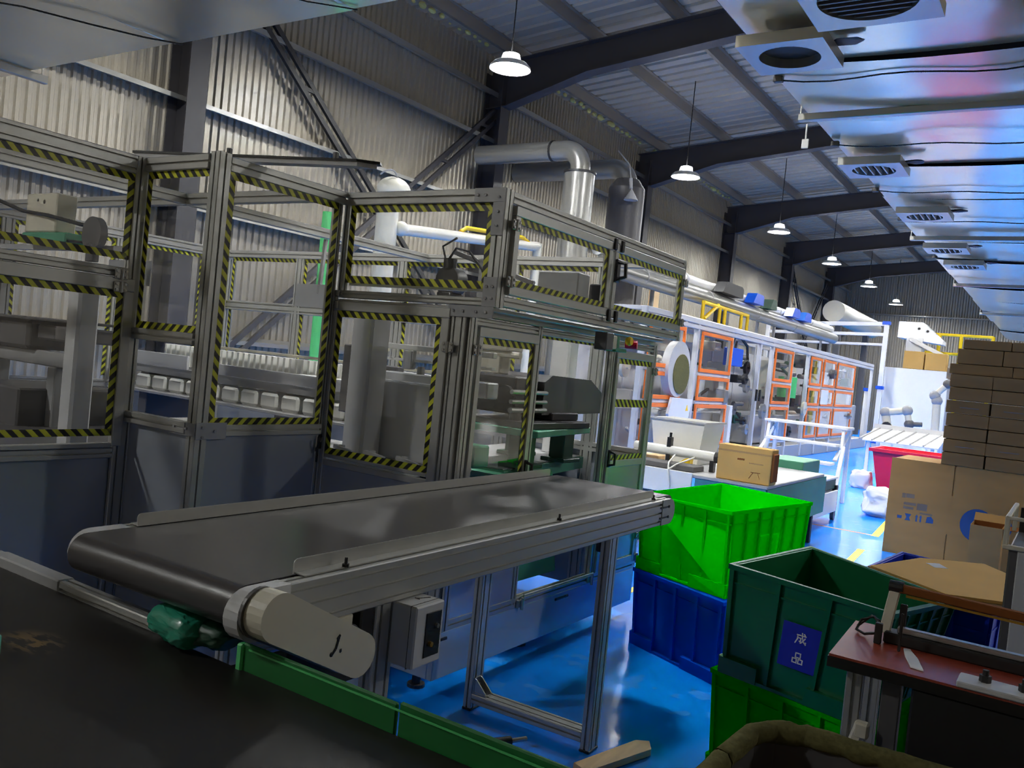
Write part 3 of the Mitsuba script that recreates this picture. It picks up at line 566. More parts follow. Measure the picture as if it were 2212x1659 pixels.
# the press standing in the open bay
k = put('press', G().prism([(-3.05, 3.62), (-2.42, 3.70), (-2.60, Y3 - 0.06), (-3.2, Y3 - 0.06)], 'z', 0.86, 0.93), 'green_machine', M, label='green and black press in the open bay')
put('bed_plate', G().prism([(-3.05, 3.62), (-2.44, 3.72), (-2.62, Y3 - 0.06), (-3.2, Y3 - 0.06)], 'z', 0.931, 0.937), 'grey_paint', k)
put('shelf', G().box(-2.75, -2.3, 3.72, 4.5, 1.12, 1.155, 0.004).rot(8, (-2.4, 4.0, 1.1)), 'green_machine', k)
for x, y in ((-2.52, 4.45), (-2.45, 3.9), (-2.8, 4.4)): put('leg', G().box(x - 0.05, x + 0.05, y - 0.06, y + 0.06, 0.95, 1.12, 0.005).box(x - 0.08, x + 0.08, y - 0.1, y + 0.1, 0.937, 0.96, 0.004), 'green_dark', k)
put('guide', G().box(-2.75, -2.32, 3.75, 4.4, 1.155, 1.19, 0.004).box(-2.7, -2.4, 4.1, 4.4, 1.19, 1.235, 0.006).cyl((-2.45, 3.8, 1.16), (-2.45, 3.8, 1.25), 0.03, 12).cyl((-2.45, 4.2, 1.16), (-2.45, 4.2, 1.25), 0.03, 12), 'iron_black', k)
put('hood', G().prism([(4.02, 1.22), (4.80, 1.235), (4.80, 1.31), (4.55, 1.43), (4.1, 1.44), (4.02, 1.40)], 'x', -2.72, -2.42), 'grey_dark', k, label='dark grey sloping hood')
put('motor', G().box(-2.7, -2.45, 3.78, 4.0, 1.22, 1.42, 0.01).cyl((-2.5, 3.75, 1.32), (-2.5, 4.0, 1.32), 0.05, 12), 'iron_black', k)
put('roller', G().cyl((-2.42, 3.7, 1.34), (-2.42, 4.05, 1.34), 0.012, 8).cyl((-2.42, 3.7, 1.29), (-2.42, 4.05, 1.29), 0.012, 8).cyl((-2.42, 3.7, 1.245), (-2.42, 4.05, 1.245), 0.015, 8), 'steel', k)
put('upper_roller', G().cyl((-2.9, 3.95, 1.53), (-2.55, 3.95, 1.53), 0.02, 10).box(-2.86, -2.6, 3.9, 4.05, 1.55, 1.68, 0.006).box(-2.8, -2.66, 3.92, 4.02, 1.42, 1.52, 0.006), 'cream_paint', k)
put('drum', G().prism([(3.60, 0.35), (4.22, 0.35), (4.08, 0.92), (3.60, 0.92)], 'x', -2.75, -2.35), 'green_machine', k, label='green machine base behind the lower opening')
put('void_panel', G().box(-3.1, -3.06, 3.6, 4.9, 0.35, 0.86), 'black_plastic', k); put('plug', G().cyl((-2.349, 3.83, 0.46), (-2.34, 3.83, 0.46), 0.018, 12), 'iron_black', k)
# stations with white guides behind the first front door
k = put('filling_station', G().box(-3.0, -2.62, 3.30, 3.42, 0.95, 1.34, 0.008).box(-2.6, -2.48, 3.30, 3.42, 0.95, 1.28, 0.008).box(-3.1, -2.4, 3.45, 3.55, 1.30, 1.38, 0.006), 'grey_light', M, label='pale grey station behind the front door')
put('cross_bar', G().box(-3.3, -2.42, 3.5, 3.54, 1.50, 1.53, 0.004).box(-3.3, -2.42, 3.5, 3.54, 1.44, 1.455, 0.003), 'white_plastic', k)
put('nozzle', G().box(-2.98, -2.92, 3.48, 3.52, 1.40, 1.5, 0.004).box(-2.66, -2.55, 3.48, 3.53, 1.36, 1.56, 0.006).cyl((-2.85, 3.48, 1.42), (-2.85, 3.48, 1.30), 0.02, 10), 'grey_paint', k)
put('green_block', G().box(-2.62, -2.45, 3.46, 3.6, 0.95, 1.06, 0.008).box(-2.8, -2.62, 3.42, 3.52, 0.95, 1.0, 0.008), 'green_machine', k)
# ------------------------------------------------------------------ the cross conveyor inside the machine, with its packs
k = thing('cross_conveyor', 'inner conveyor with a row of white fins, seen low through the middle panes', 'conveyor')
put('side_frame', G().box(-6.15, -3.1, 3.9, 3.94, 1.14, 1.2, 0.004).box(-6.15, -3.1, 4.36, 4.4, 1.14, 1.2, 0.004), 'grey_paint', k)
put('bed', G().box(-6.15, -3.1, 3.94, 4.36, 1.15, 1.165, 0.003), 'white_plastic', k)
put('lower_bed', G().box(-6.15, -3.1, 3.80, 4.36, 1.0, 1.02, 0.003), 'grey_paint', k)
put('fin_rail', G().box(-6.1, -3.25, 4.28, 4.32, 1.295, 1.315, 0.004).box(-6.1, -3.25, 4.30, 4.34, 1.365, 1.385, 0.004), 'cream_paint', k)
fin = G().box(-0.012, 0.012, 4.20, 4.28, 1.2, 1.36, 0.003).mesh()
for i in range(44):
    m = fin.copy(); m.apply_translation((-6.05 + i * 0.062, 0, 0)); put('fin', m, 'white_plastic', k)
for x in (-5.9, -4.4, -3.3): put('leg', G().box(x, x + 0.1, 3.9, 4.3, 0.0, 1.14, 0.005), 'grey_dark', k)
put('guard', G().box(-6.1, -5.3, 3.86, 3.88, 1.2, 1.30, 0.003).box(-5.0, -3.2, 3.86, 3.88, 1.2, 1.275, 0.003), 'grey_light', k)
nth = ['first', 'second', 'third', 'fourth', 'fifth', 'sixth', 'seventh', 'eighth', 'ninth', 'tenth', 'eleventh', 'twelfth', 'thirteenth']
pk = G().box(-0.085, 0.085, -0.1, 0.1, 0, 0.105, 0.018).mesh()
for i in range(13):
    m = pk.copy(); m.apply_translation((-5.85 + i * 0.2, 3.98, 1.021))
    solo('product_pack', m, 'white_plastic', f'white pack on the lower bed of the inner conveyor, {nth[i]} from the left', 'pack', 'white packs on the inner conveyor', smooth=30)
bk = G().box(-0.62, 0.62, -0.12, 0.12, 0, 0.10, 0.012).mesh()
for i, (x, z) in enumerate(((-3.85, 1.166),)):
    m = bk.copy(); m.apply_translation((x + 0.1, 4.06, z)); solo('stacked_sheets', m, 'white_plastic', 'long white bundle on the inner conveyor behind the side door', 'bundle')
# ------------------------------------------------------------------ the belt conveyor in front of the machine
C = thing('belt_conveyor', 'aluminium belt conveyor with a dark belt, standing on slotted legs before the machine', 'conveyor')
CX, CY, CA = -1.40, 1.30, 1.35
def crot(g): return g.rot(CA, (CX, CY, 0))
def cput(name, g, m, label=None, smooth=False, p=None):
    if isinstance(g, G): g = crot(g).mesh()
    else: g = G().add(g); g = crot(g).mesh()
    return put(name, g, m, p or C, smooth, label)
CN, CFAR, CS, CE = -1.40, -2.085, 1.20, 3.62          # near rail's outer face, far rail's outer face, start, end
ZB = 0.962
def belt():
    prof_ = []
    y0, y1, r = CS + 0.055, CE + 0.075, 0.048
    zc = ZB - r
    for i in range(13):
        a = math.pi / 2 + math.pi * i / 12; prof_.append((y0 + r * math.cos(a), zc + r * math.sin(a)))
    for i in range(13):
        a = -math.pi / 2 + math.pi * i / 12; prof_.append((y1 + r * math.cos(a), zc + r * math.sin(a)))
    return G().prism(prof_, 'x', CFAR + 0.045, CN - 0.05)
cput('belt', belt(), 'belt_pvc', 'dark grey belt', smooth=35)
for x in (CN - 0.02, CFAR + 0.02):
    g = G().add(prof((x, CS + 0.12, 0.907), (x, CE - 0.02, 0.907), 0.04, 0.11)); cput('side_rail', g, 'aluminium')
def endcap(x0, x1, yc, sg, z=0.907, h=0.055):
    o = [(yc - sg * 0.09, z - h), (yc - sg * 0.09, z + h)] + [(yc + sg * (0.0 + 0.055 * math.sin(a)), z + h * math.cos(a)) for a in np.linspace(0, math.pi, 11)]
    return G().prism(o, 'x', x0, x1)
cput('end_cap', endcap(CN - 0.042, CN + 0.002, CS + 0.045, -1), 'grey_light'); cput('end_cap', endcap(CFAR - 0.002, CFAR + 0.042, CS + 0.09, -1), 'grey_light')
g = endcap(CN - 0.006, CN + 0.003, CE - 0.03, 1); cput('end_cap', g, 'grey_paint'); cput('end_cap', endcap(CFAR - 0.002, CFAR + 0.04, CE - 0.03, 1), 'grey_paint')
g = G()
for z in (0.93, 0.885): g.cyl((CN + 0.003, CE - 0.05, z), (CN + 0.007, CE - 0.05, z), 0.006, 8).box(CN + 0.002, CN + 0.004, CE - 0.14, CE - 0.06, z - 0.004, z + 0.004)
cput('cap_screw', g, 'iron_black')
# guide rails on top: folded plates with rounded ends
for x, s in ((CN - 0.052, 1), (CFAR + 0.05, -1)):
    y0, y1 = CS + 0.19, CE - 0.11 if s > 0 else CE - 0.0
    o = [(y0, ZB + 0.002), (y1, ZB + 0.002), (y1, ZB + 0.024)] + [(y1 - 0.012 + 0.012 * math.cos(a), ZB + 0.024 + 0.012 * math.sin(a)) for a in np.linspace(0.2, math.pi / 2, 4)] + [(y0 + 0.012 + 0.012 * math.cos(a), ZB + 0.024 + 0.012 * math.sin(a)) for a in np.linspace(math.pi / 2, math.pi, 5)]
    g = G().prism(o, 'x', x - 0.0015, x + 0.0015)
    g.box(x, x + s * 0.035, y0 + 0.005, y1 - 0.005, ZB + 0.002, ZB + 0.005)
    cput('side_guide', g, 'aluminium')
g = G()
for y in (1.53, 2.6, 3.44): g.cyl((CN - 0.02, y, ZB + 0.004), (CN - 0.02, y, ZB + 0.026), 0.004, 8).cyl((CN - 0.02, y, ZB + 0.004), (CN - 0.02, y, ZB + 0.012), 0.009, 6)
cput('guide_bolt', g, 'iron_black')
cput('end_roller', G().cyl((CFAR + 0.045, CS + 0.055, ZB - 0.048), (CN - 0.05, CS + 0.055, ZB - 0.048), 0.04, 16), 'steel', smooth=40)
cput('under_bed', G().box(CFAR + 0.05, CN - 0.055, CS + 0.16, CE - 0.0, 0.893, 0.903), 'grey_paint')
LEGS = [(CN - 0.03, 1.69), (CFAR + 0.03, 1.76), (CN - 0.03, 3.06), (CFAR + 0.09, 3.06)]
for i, (x, y) in enumerate(LEGS):
    cput('leg', prof((x, y, 0.012), (x, y, 0.852), 0.04, 0.08), 'aluminium')
    cput('leg_foot', G().box(x - 0.022, x + 0.022, y - 0.042, y + 0.042, 0.0, 0.012, 0.003), 'black_plastic')
cput('cross_bar', prof((CN - 0.05, 3.06, 0.055), (CFAR + 0.11, 3.06, 0.055), 0.08, 0.04), 'aluminium')
cput('cross_bar', prof((CN - 0.05, 1.72, 0.30), (CFAR + 0.05, 1.76, 0.30), 0.08, 0.04), 'aluminium')
def gusset(x, y, z, sx):
    g = G()
    for dy in (-0.03, 0.012): g.prism([(x, z), (x + sx * 0.065, z), (x + sx * 0.065, z + 0.008), (x + sx * 0.012, z + 0.06), (x, z + 0.065)], 'y', y + dy, y + dy + 0.006)
    g.box(min(x, x + sx * 0.005), max(x, x + sx * 0.005), y - 0.034, y + 0.022, z, z + 0.065).box(min(x, x + sx * 0.065), max(x, x + sx * 0.065), y - 0.034, y + 0.022, z, z + 0.005)
    for dy in (-0.015, 0.008): g.cyl((x + sx * 0.03, y + dy, z), (x + sx * 0.03, y + dy, z + 0.012), 0.007, 8).cyl((x, y + dy, z + 0.035), (x + sx * 0.012, y + dy, z + 0.035), 0.007, 8)
    return g
cput('gusset', gusset(CFAR + 0.11, 3.06, 0.076, 1), 'steel', 'small folded steel corner bracket')
cput('gusset', G().box(CN - 0.07, CN - 0.05, 3.02, 3.1, 0.79, 0.852, 0.004), 'black_plastic'); cput('gusset', G().box(CN - 0.045, CN - 0.015, 1.60, 1.65, 0.76, 0.85, 0.004), 'black_plastic')
# the belt drive's cover: a stadium running down from the near roller
def cover(x0, x1, a, b, r):
    a, b = np.array(a), np.array(b); d = (b - a) / np.linalg.norm(b - a); t = math.atan2(d[1], d[0])
    o = [(a[0] + r * math.cos(t + q), a[1] + r * math.sin(t + q)) for q in np.linspace(math.pi / 2, 1.5 * math.pi, 13)] + [(b[0] + r * math.cos(t + q), b[1] + r * math.sin(t + q)) for q in np.linspace(-math.pi / 2, math.pi / 2, 13)]
    return G().prism(o, 'x', x0, x1)
cput('drive_cover', cover(CN + 0.012, CN + 0.065, (1.25, 0.918), (1.515, 0.776), 0.053), 'cream_paint', 'cream rounded cover of the belt drive')
cput('drive_plate', cover(CN + 0.003, CN + 0.012, (1.245, 0.918), (1.525, 0.771), 0.055), 'grey_dark')
cput('cover_mark', G().bar((CN + 0.066, 1.435, 0.838), (CN + 0.066, 1.427, 0.812), 0.0016, 0.006).bar((CN + 0.066, 1.427, 0.812), (CN + 0.066, 1.418, 0.804), 0.0016, 0.006).ball((CN + 0.0655, 1.415, 0.802), 0.006, 1, (0.2, 1, 1)).ball((CN + 0.0655, 1.444, 0.804), 0.004, 1, (0.2, 1, 1.3)).bar((CN + 0.066, 1.438, 0.842), (CN + 0.066, 1.429, 0.834), 0.0016, 0.006), 'ink_blue')
scene['belt_conveyor__cover_mark']['bsdf'] = {'type': 'ref', 'id': 'black_plastic'}
cput('motor', G().cyl((CN - 0.02, 1.56, 0.765), (CN - 0.30, 1.56, 0.765), 0.055, 18).box(CN - 0.28, CN - 0.08, 1.5, 1.62, 0.80, 0.852, 0.006), 'grey_dark', smooth=40)
cput('motor_bracket', G().box(CN - 0.06, CN - 0.045, 1.40, 1.66, 0.66, 0.852, 0.003).box(CN - 0.30, CN - 0.05, 1.44, 1.66, 0.655, 0.668, 0.003), 'iron_black')
cput('junction', G().box(CN - 0.045, CN - 0.005, 1.50, 1.56, 0.80, 0.85, 0.004), 'cream_paint')
# speed control box
k = cput('control_box', G().box(CN - 0.06, CN + 0.068, 1.715, 1.835, 0.688, 0.85, 0.004), 'grey_light', 'light grey speed control box with a black dial plate')
cput('dial_plate', G().box(CN + 0.068, CN + 0.071, 1.757, 1.822, 0.71, 0.828, 0.012), 'black_plastic', p=k)
cput('knob', G().cyl((CN + 0.071, 1.778, 0.745), (CN + 0.079, 1.778, 0.745), 0.007, 12), 'brass', p=k); cput('knob', G().cyl((CN + 0.071, 1.80, 0.79), (CN + 0.079, 1.80, 0.79), 0.006, 12), 'steel', p=k)
cput('box_seam', G().box(CN + 0.048, CN + 0.0495, 1.714, 1.836, 0.687, 0.851), 'grey_dark', p=k)
cput('box_mark', G().bar((CN + 0.012, 1.78, 0.8505), (CN + 0.03, 1.82, 0.8505), 0.004, 0.001).bar((CN + 0.005, 1.785, 0.8505), (CN + 0.025, 1.78, 0.8505), 0.003, 0.001), 'iron_black', p=k)
# ------------------------------------------------------------------ the wide belt table at the camera's feet
W = thing('wide_belt_table', 'wide black belt table in the dark foreground with an aluminium edge and green side strip', 'conveyor')
put('belt', G().box(-3.25, -0.36, -0.5, 1.255, 0.762, 0.78, 0.004), 'belt_wide', W, label='black belt, dusty in one spot')
put('edge_profile', prof((-3.25, 1.275, 0.785), (-1.72, 1.275, 0.785), 0.04, 0.04), 'aluminium', W)
put('edge_joint', G().box(-2.52, -2.17, 1.252, 1.298, 0.76, 0.808, 0.004), 'grey_paint', W)
put('side_strip', G().box(-1.44, -1.005, 1.252, 1.262, 0.765, 0.838, 0.003).box(-1.0, -0.36, 1.254, 1.264, 0.765, 0.842, 0.003), 'green_felt', W, label='upright green strip')
put('strip_edge', G().box(-1.42, -0.36, 1.25, 1.2515, 0.826, 0.83).box(-1.455, -1.435, 1.245, 1.266, 0.765, 0.836, 0.004), 'green_pipe', W)
put('frame', G().box(-3.25, -0.36, 1.205, 1.25, 0.66, 0.76, 0.004).box(-3.25, -0.36, -0.5, -0.45, 0.66, 0.76, 0.004), 'iron_black', W)
for x in (-3.1, -1.9, -0.5):
    for y in (1.2, -0.45): put('leg', G().box(x - 0.03, x + 0.03, y - 0.03, y + 0.03, 0.0, 0.66, 0.004), 'iron_black', W)
def lumpy(c, s, seed, amp=0.18, sub=4, f=3.0, p=4.0):
    m = trimesh.creation.icosphere(sub, 1.0); v = np.array(m.vertices)
    v = np.sign(v) * np.abs(v) ** (2.0 / p) if p != 2 else v
    v /= np.linalg.norm(v, axis=1, ord=p)[:, None] if False else 1.0
    v = v * (1 + amp * (meshkit.fbm(v * f + seed, 3, seed) - 0.5) * 2)[:, None]
    m.vertices = v * np.array(s) + np.array(c); return m
def facet(c, s, seed, n=26, rotz=0):
    r = np.random.default_rng(seed); v = r.normal(size=(n, 3)); v /= np.linalg.norm(v, axis=1)[:, None]
    m = trimesh.convex.convex_hull(v * np.array(s)); m.apply_transform(trimesh.transformations.rotation_matrix(rotz, (0, 0, 1))); m.apply_translation(c); return m
def pouch(L, W, H, seed, rz, c):
    m = trimesh.creation.icosphere(5, 1.0); v = np.array(m.vertices)
    v = np.sign(v) * np.abs(v) ** np.array([0.45, 0.6, 0.8])
    e = np.clip((np.abs(v[:, 0]) - 0.72) / 0.28, 0, 1)
    v[:, 2] *= 1 - 0.85 * e
    v += (meshkit.fbm(v * 2.2 + seed, 3, seed) - 0.5)[:, None] * np.array([0.1, 0.25, 0.5])
    m.vertices = v * np.array([L / 2, W / 2, H / 2]); m.apply_transform(trimesh.transformations.rotation_matrix(rz, (0, 0, 1))); m.apply_translation(c); return m
k = solo('green_pouch', pouch(0.19, 0.12, 0.075, 3, -0.12, (-1.655, 1.265, 0.824)), 'teal_film', 'crumpled green film pouch lying on the edge of the black belt table', 'pouch', smooth=True)
put('pouch_end', pouch(0.11, 0.11, 0.06, 8, 0.2, (-1.565, 1.29, 0.82)), 'green_dark', k, smooth=True)
solo('teal_block', G().box(-2.0, -1.80, 0.83, 0.93, 0.78, 0.835, 0.008).rot(-6, (-1.8, 0.9, 0.8)), 'teal_light', 'pale teal block at the left edge on the black belt table', 'block')
solo('wood_offcut', G().prism([(-1.43, 2.86), (-1.36, 2.84), (-1.262, 3.19), (-1.30, 3.255), (-1.345, 3.22)], 'z', 0.004, 0.03), 'wood', 'pale wooden offcut on the floor by the conveyor leg', 'board')
k = solo('hose_coupling', G().cyl((-1.76, 2.74, 0.03), (-1.70, 2.84, 0.03), 0.018, 12).box(-1.80, -1.74, 2.70, 2.76, 0.0, 0.055, 0.006), 'iron_black', 'dark hose coupling with a bright pin on the floor under the conveyor', 'coupling', smooth=40)
put('pin', G().cyl((-1.70, 2.84, 0.03), (-1.665, 2.90, 0.032), 0.009, 10), 'steel', k, smooth=40)
# ------------------------------------------------------------------ crates
def warp(m, bot, top):
    v = np.array(m.vertices); u, w, h = v[:, :1], v[:, 1:2], v[:, 2:]
    q = lambda c: (1 - u) * (1 - w) * c[0] + u * (1 - w) * c[1] + u * w * c[2] + (1 - u) * w * c[3]
    b, t = np.array(bot, float), np.array(top, float)
    m.vertices = (1 - h) * q(b) + h * q(t); return m
def crate(name, label, m, bot, top, nu=4, nv=4, group=None, base=True, fill=True):
    """corners: front left, front right, back right, back left; the unit cube is bent onto them"""
    t = thing(name, label, 'crate', group)
    e = 0.022
    def W(g): return warp(g.mesh() if isinstance(g, G) else g, bot, top)
    g = G().box(0, 1, 0, e, 0.0, 0.995).box(0, 1, 1 - e, 1, 0.0, 0.995).box(0, e, e, 1 - e, 0.0, 0.995).box(1 - e, 1, e, 1 - e, 0.0, 0.995).box(e, 1 - e, e, 1 - e, 0.0, 0.03)
    put('body', W(g), m, t)
    o = 0.02
    g = G()
    for x0, x1, y0, y1 in ((-o, 1 + o, -o, 0.004), (-o, 1 + o, 0.996, 1 + o), (-o, 0.004, 0.004, 0.996), (0.996, 1 + o, 0.004, 0.996)): g.box(x0, x1, y0, y1, 0.955, 1.0)
    put('rim', W(g), m, t)
    g = G()
    for x0, x1, y0, y1 in ((-o * .6, 1 + o * .6, -o * .6, 0.004), (-o * .6, 1 + o * .6, 0.996, 1 + o * .6), (-o * .6, 0.004, 0.004, 0.996), (0.996, 1 + o * .6, 0.004, 0.996)): g.box(x0, x1, y0, y1, 0.83, 0.845)
    put('collar', W(g), m, t)
    for i in range(nu + 1):
        u = 0.012 + (i / nu) * 0.976
        for y0, y1 in ((-0.022, 0.0), (1.0, 1.022)): put('rib', W(G().box(u - 0.012, u + 0.012, y0, y1, 0.02, 0.955)), m, t)
    for i in range(nv + 1):
        u = 0.012 + (i / nv) * 0.976
        for y0, y1 in ((-0.022, 0.0), (1.0, 1.022)): put('rib', W(G().box(y0, y1, u - 0.01, u + 0.01, 0.02, 0.955)), m, t)
    if base:
        g = G()
        for a, b in ((-0.02, 0.27), (0.62, 1.02)):
            g.box(a, b, -0.035, 0.0, 0.0, 0.15).box(a, b, 1.0, 1.03, 0.0, 0.15).box(-0.035, 0.0, a, b, 0.0, 0.15).box(1.0, 1.03, a, b, 0.0, 0.15)
        g.box(-0.03, 1.03, -0.028, 0.0, 0.0, 0.03).box(1.0, 1.03, 0.0, 1.0, 0.0, 0.03)
        put('base_lip', W(g), m, t)
    return t
z = lambda c, h: [(x, y, h) if np.isscalar(h) else (x, y, hh) for (x, y), hh in zip(c, [h] * 4 if np.isscalar(h) else h)]
crate('blue_crate', 'translucent blue plastic crate on the floor under the bright green crate', 'crate_blue', z([(-1.935, 4.455), (-1.36, 4.19), (-1.25, 5.12), (-1.84, 5.36)], 0.0), z([(-1.95, 4.42), (-1.35, 4.15), (-1.23, 5.15), (-1.85, 5.40)], 0.425), 4, 5)
crate('green_crate', 'bright neon green crate on top of the blue crate', 'crate_neon', z([(-1.93, 4.43), (-1.37, 4.22), (-1.25, 5.12), (-1.83, 5.34)], 0.427), z([(-1.94, 4.375), (-1.41, 4.31), (-1.25, 5.22), (-1.85, 5.40)], 0.848), 4, 6)
g = G()
def film_sheet(a, b, drop, n=14, seed=1):
    a, b = np.array(a), np.array(b); v, f = [], []
    for i in range(n + 1):
        p = a + (b - a) * i / n; d = drop * (0.25 + 0.75 * (i / n)) * (1 + 0.3 * math.sin(i * 1.7 + seed))
        for j in range(4):
            w = 0.012 * math.sin(i * 2.1 + j * 1.3 + seed)
            v.append(p + np.array([0.25 * w, -0.022 - abs(w) * 0.6, -d * j / 3]))
    for i in range(n):
        for j in range(3): q = i * 4 + j; f += [(q, q + 4, q + 5), (q, q + 5, q + 1)]
    return trimesh.Trimesh(np.array(v), np.array(f), process=False)
solo('liner_film', film_sheet((-1.66, 4.26, 0.432), (-1.38, 4.13, 0.432), 0.12), 'film_clear', 'clear plastic liner hanging out between the green crate and the blue crate', 'film', smooth=True)
crate('lime_crate', 'lime green crate on the floor under the dark green crate', 'crate_lime', z([(-1.045, 3.275), (-0.50, 3.13), (-0.40, 3.80), (-0.93, 3.95)], 0.0), z([(-1.07, 3.27), (-0.49, 3.105), (-0.38, 3.84), (-0.94, 4.0)], 0.39), 4, 4)
dk = crate('dark_green_crate', 'dark green crate with a blue label on its front, on top of the lime crate', 'crate_dark', z([(-1.03, 3.255), (-0.50, 3.115), (-0.40, 3.75), (-0.91, 3.90)], 0.392), [(-1.02, 3.20, 0.82), (-0.43, 3.04, 0.81), (-0.318, 3.73, 0.755), (-0.903, 3.89, 0.82)], 3, 5)
# its label: two characters in pale strokes on blue
A0, A1 = np.array([-1.03, 3.255, 0.392]), np.array([-0.50, 3.115, 0.392]); B0, B1 = np.array([-1.02, 3.20, 0.82]), np.array([-0.43, 3.04, 0.81])
lo, hi = A0 + (A1 - A0) * 0.53, B0 + (B1 - B0) * 0.53
ex = (A1 - A0) / np.linalg.norm(A1 - A0); ez = (hi - lo) / np.linalg.norm(hi - lo); en = np.cross(ex, ez); LC = lo + (hi - lo) * 0.47 + en * 0.009
def lp(a, b, o=0.0): return LC + ex * a + ez * b + en * o
def lquad(a0, a1, b0, b1, o0, o1):
    v = [lp(a, b, o) for o in (o0, o1) for a, b in ((a0, b0), (a1, b0), (a1, b1), (a0, b1))]
    return trimesh.convex.convex_hull(np.array(v))
def stroke(pts, w):
    g = G()
    for p, q in zip(pts[:-1], pts[1:]):
        p, q = np.array(p, float), np.array(q, float); d = (q - p) / np.linalg.norm(q - p); n = np.array([-d[1], d[0]]); p, q = p - d * w * .45, q + d * w * .45
        g.add(trimesh.convex.convex_hull(np.array([lp(*(c + n * s * w / 2), o) for c in (p, q) for s in (-1, 1) for o in (0.0028, 0.0034)])))
    return g
lb = put('label_plate', lquad(-0.075, 0.075, -0.085, 0.085, 0.0, 0.003), 'label_blue', dk, label='blue label with two white characters')
s = 0.042
cheng = [[(-.38, .28), (.42, .28)], [(-.3, .28), (-.32, -.1), (-.48, -.48)], [(-.26, .02), (0.0, .02), (-.02, -.3), (-.12, -.26)], [(.06, .5), (.12, .1), (.26, -.25), (.46, -.44), (.46, -.26)], [(.36, .08), (.2, -.2), (.0, -.42)], [(.24, .46), (.34, .36)]]
pin = [[(-.22, .05), (-.22, .45), (.22, .45), (.22, .05), (-.22, .05)], [(-.45, -.45), (-.45, -.08), (-.08, -.08), (-.08, -.45), (-.45, -.45)], [(.08, -.45), (.08, -.08), (.45, -.08), (.45, -.45), (.08, -.45)]]
for glyph, c in ((cheng, 0.036), (pin, -0.040)):
    g = G()
    for st in glyph: g.p += stroke([(x * s, c + y * s) for x, y in st], 0.0045).p
    put('character', g, 'white_paint', lb)
crate('tub_crate', 'deep blue tub with flattened cartons laid across it', 'tub_blue', z([(-0.70, 4.15), (-0.24, 4.0), (-0.16, 4.6), (-0.64, 4.78)], 0.0), z([(-0.735, 4.10), (-0.20, 3.93), (-0.13, 4.66), (-0.67, 4.84)], 0.72), 4, 4)
def flat(poly, z0, t, m, label, name='flat_carton'): return solo(name, G().prism(poly, 'z', z0, z0 + t), m, label, 'carton')
k = flat([(-0.70, 4.15), (-0.36, 3.86), (-0.15, 3.95), (-0.10, 4.5), (-0.30, 4.80), (-0.56, 4.62)], 0.733, 0.012, 'card_box', 'flattened brown carton lying uppermost over the deep blue tub')
put('paper', G().prism([(-0.52, 4.5), (-0.47, 4.42), (-0.42, 4.46), (-0.47, 4.55)], 'z', 0.7452, 0.746), 'grey_light', k, label='grey paper slip')
flat([(-0.72, 4.2), (-0.40, 3.80), (-0.12, 3.9), (-0.06, 4.4), (-0.3, 4.7)], 0.7215, 0.010, 'card_dark', 'flattened carton under the uppermost one on the deep blue tub')
# ------------------------------------------------------------------ the large carton and what stands on and before it
k = thing('large_carton', 'large plain brown carton with blue print, standing on the floor beyond the crates', 'carton')
YC = 9.15
put('body', G().box(-1.445, 0.6, YC + 0.012, YC + 0.85, 0.0, 0.925, 0.004), 'card', k)
put('front_panel', G().box(-1.457, -0.893, YC, YC + 0.012, 0.27, 0.64), 'card', k)
for z0, z1 in ((0.0, 0.272), (0.638, 0.93)):
    put('flap', G().box(-1.457, -0.903 if z0 > 0.3 else -0.915, YC, YC + 0.012, z0, z1), 'card', k); put('flap', G().box(-0.886 if z0 > 0.3 else -0.90, 0.6, YC, YC + 0.012, z0, z1), 'card', k)
put('front_panel', G().box(-0.893, 0.6, YC, YC + 0.012, 0.27, 0.64), 'card', k)
def ink(name, quads, m='ink_blue', y=YC):
    g = G()
    for q in quads: g.box(q[0], q[1], y - 0.0012, y, q[2], q[3])
    return put(name, g, m, k)
ink('print_block', [(-1.33, -1.30, 0.555, 0.60), (-1.295, -1.22, 0.56, 0.60)], 'ink_grey')
ink('print_block', [(-1.31, -1.20, 0.49, 0.515), (-1.19, -1.10, 0.455, 0.52), (-1.31, -1.22, 0.45, 0.475), (-1.16, -1.05, 0.42, 0.435)], 'ink_grey')
for i, x in enumerate((-1.335, -1.26, -1.165, -1.07)):
    g = G(); zc = 0.365 + 0.006 * i
    if i == 0: g.box(x - 0.02, x + 0.02, YC - 0.0012, YC, zc - 0.015, zc + 0.015)
    elif i == 1: g.prism([(x - 0.03, zc + 0.035), (x + 0.03, zc + 0.035), (x + 0.012, zc), (x + 0.025, zc - 0.03), (x - 0.025, zc - 0.03), (x - 0.012, zc)], 'y', YC - 0.0012, YC)
    elif i == 2:
        for d in (-0.018, 0.018): g.prism([(x + d - 0.007, zc - 0.035), (x + d + 0.007, zc - 0.035), (x + d + 0.007, zc + 0.01), (x + d + 0.014, zc + 0.01), (x + d, zc + 0.035), (x + d - 0.014, zc + 0.01), (x + d - 0.007, zc + 0.01)], 'y', YC - 0.0012, YC)
    else: g.prism([(x - 0.03, zc - 0.035), (x + 0.035, zc - 0.035), (x + 0.035, zc + 0.0), (x + 0.012, zc + 0.03), (x - 0.022, zc + 0.02)], 'y', YC - 0.0012, YC)
    put('handling_mark', g, 'ink_blue', k)
def dot(c, rx, rz, n=28): return Polygon([(c[0] + rx * math.cos(a), c[1] + rz * math.sin(a)) for a in np.linspace(0, 2 * math.pi, n, endpoint=False)])
blob = dot((-0.665, 0.40), 0.145, 0.155).union(dot((-0.50, 0.42), 0.12, 0.11)).difference(dot((-0.585, 0.575), 0.03, 0.02))
put('emblem', G().prism(blob, 'y', YC - 0.0012, YC), 'ink_blue', k, label='round two-lobed blue print')
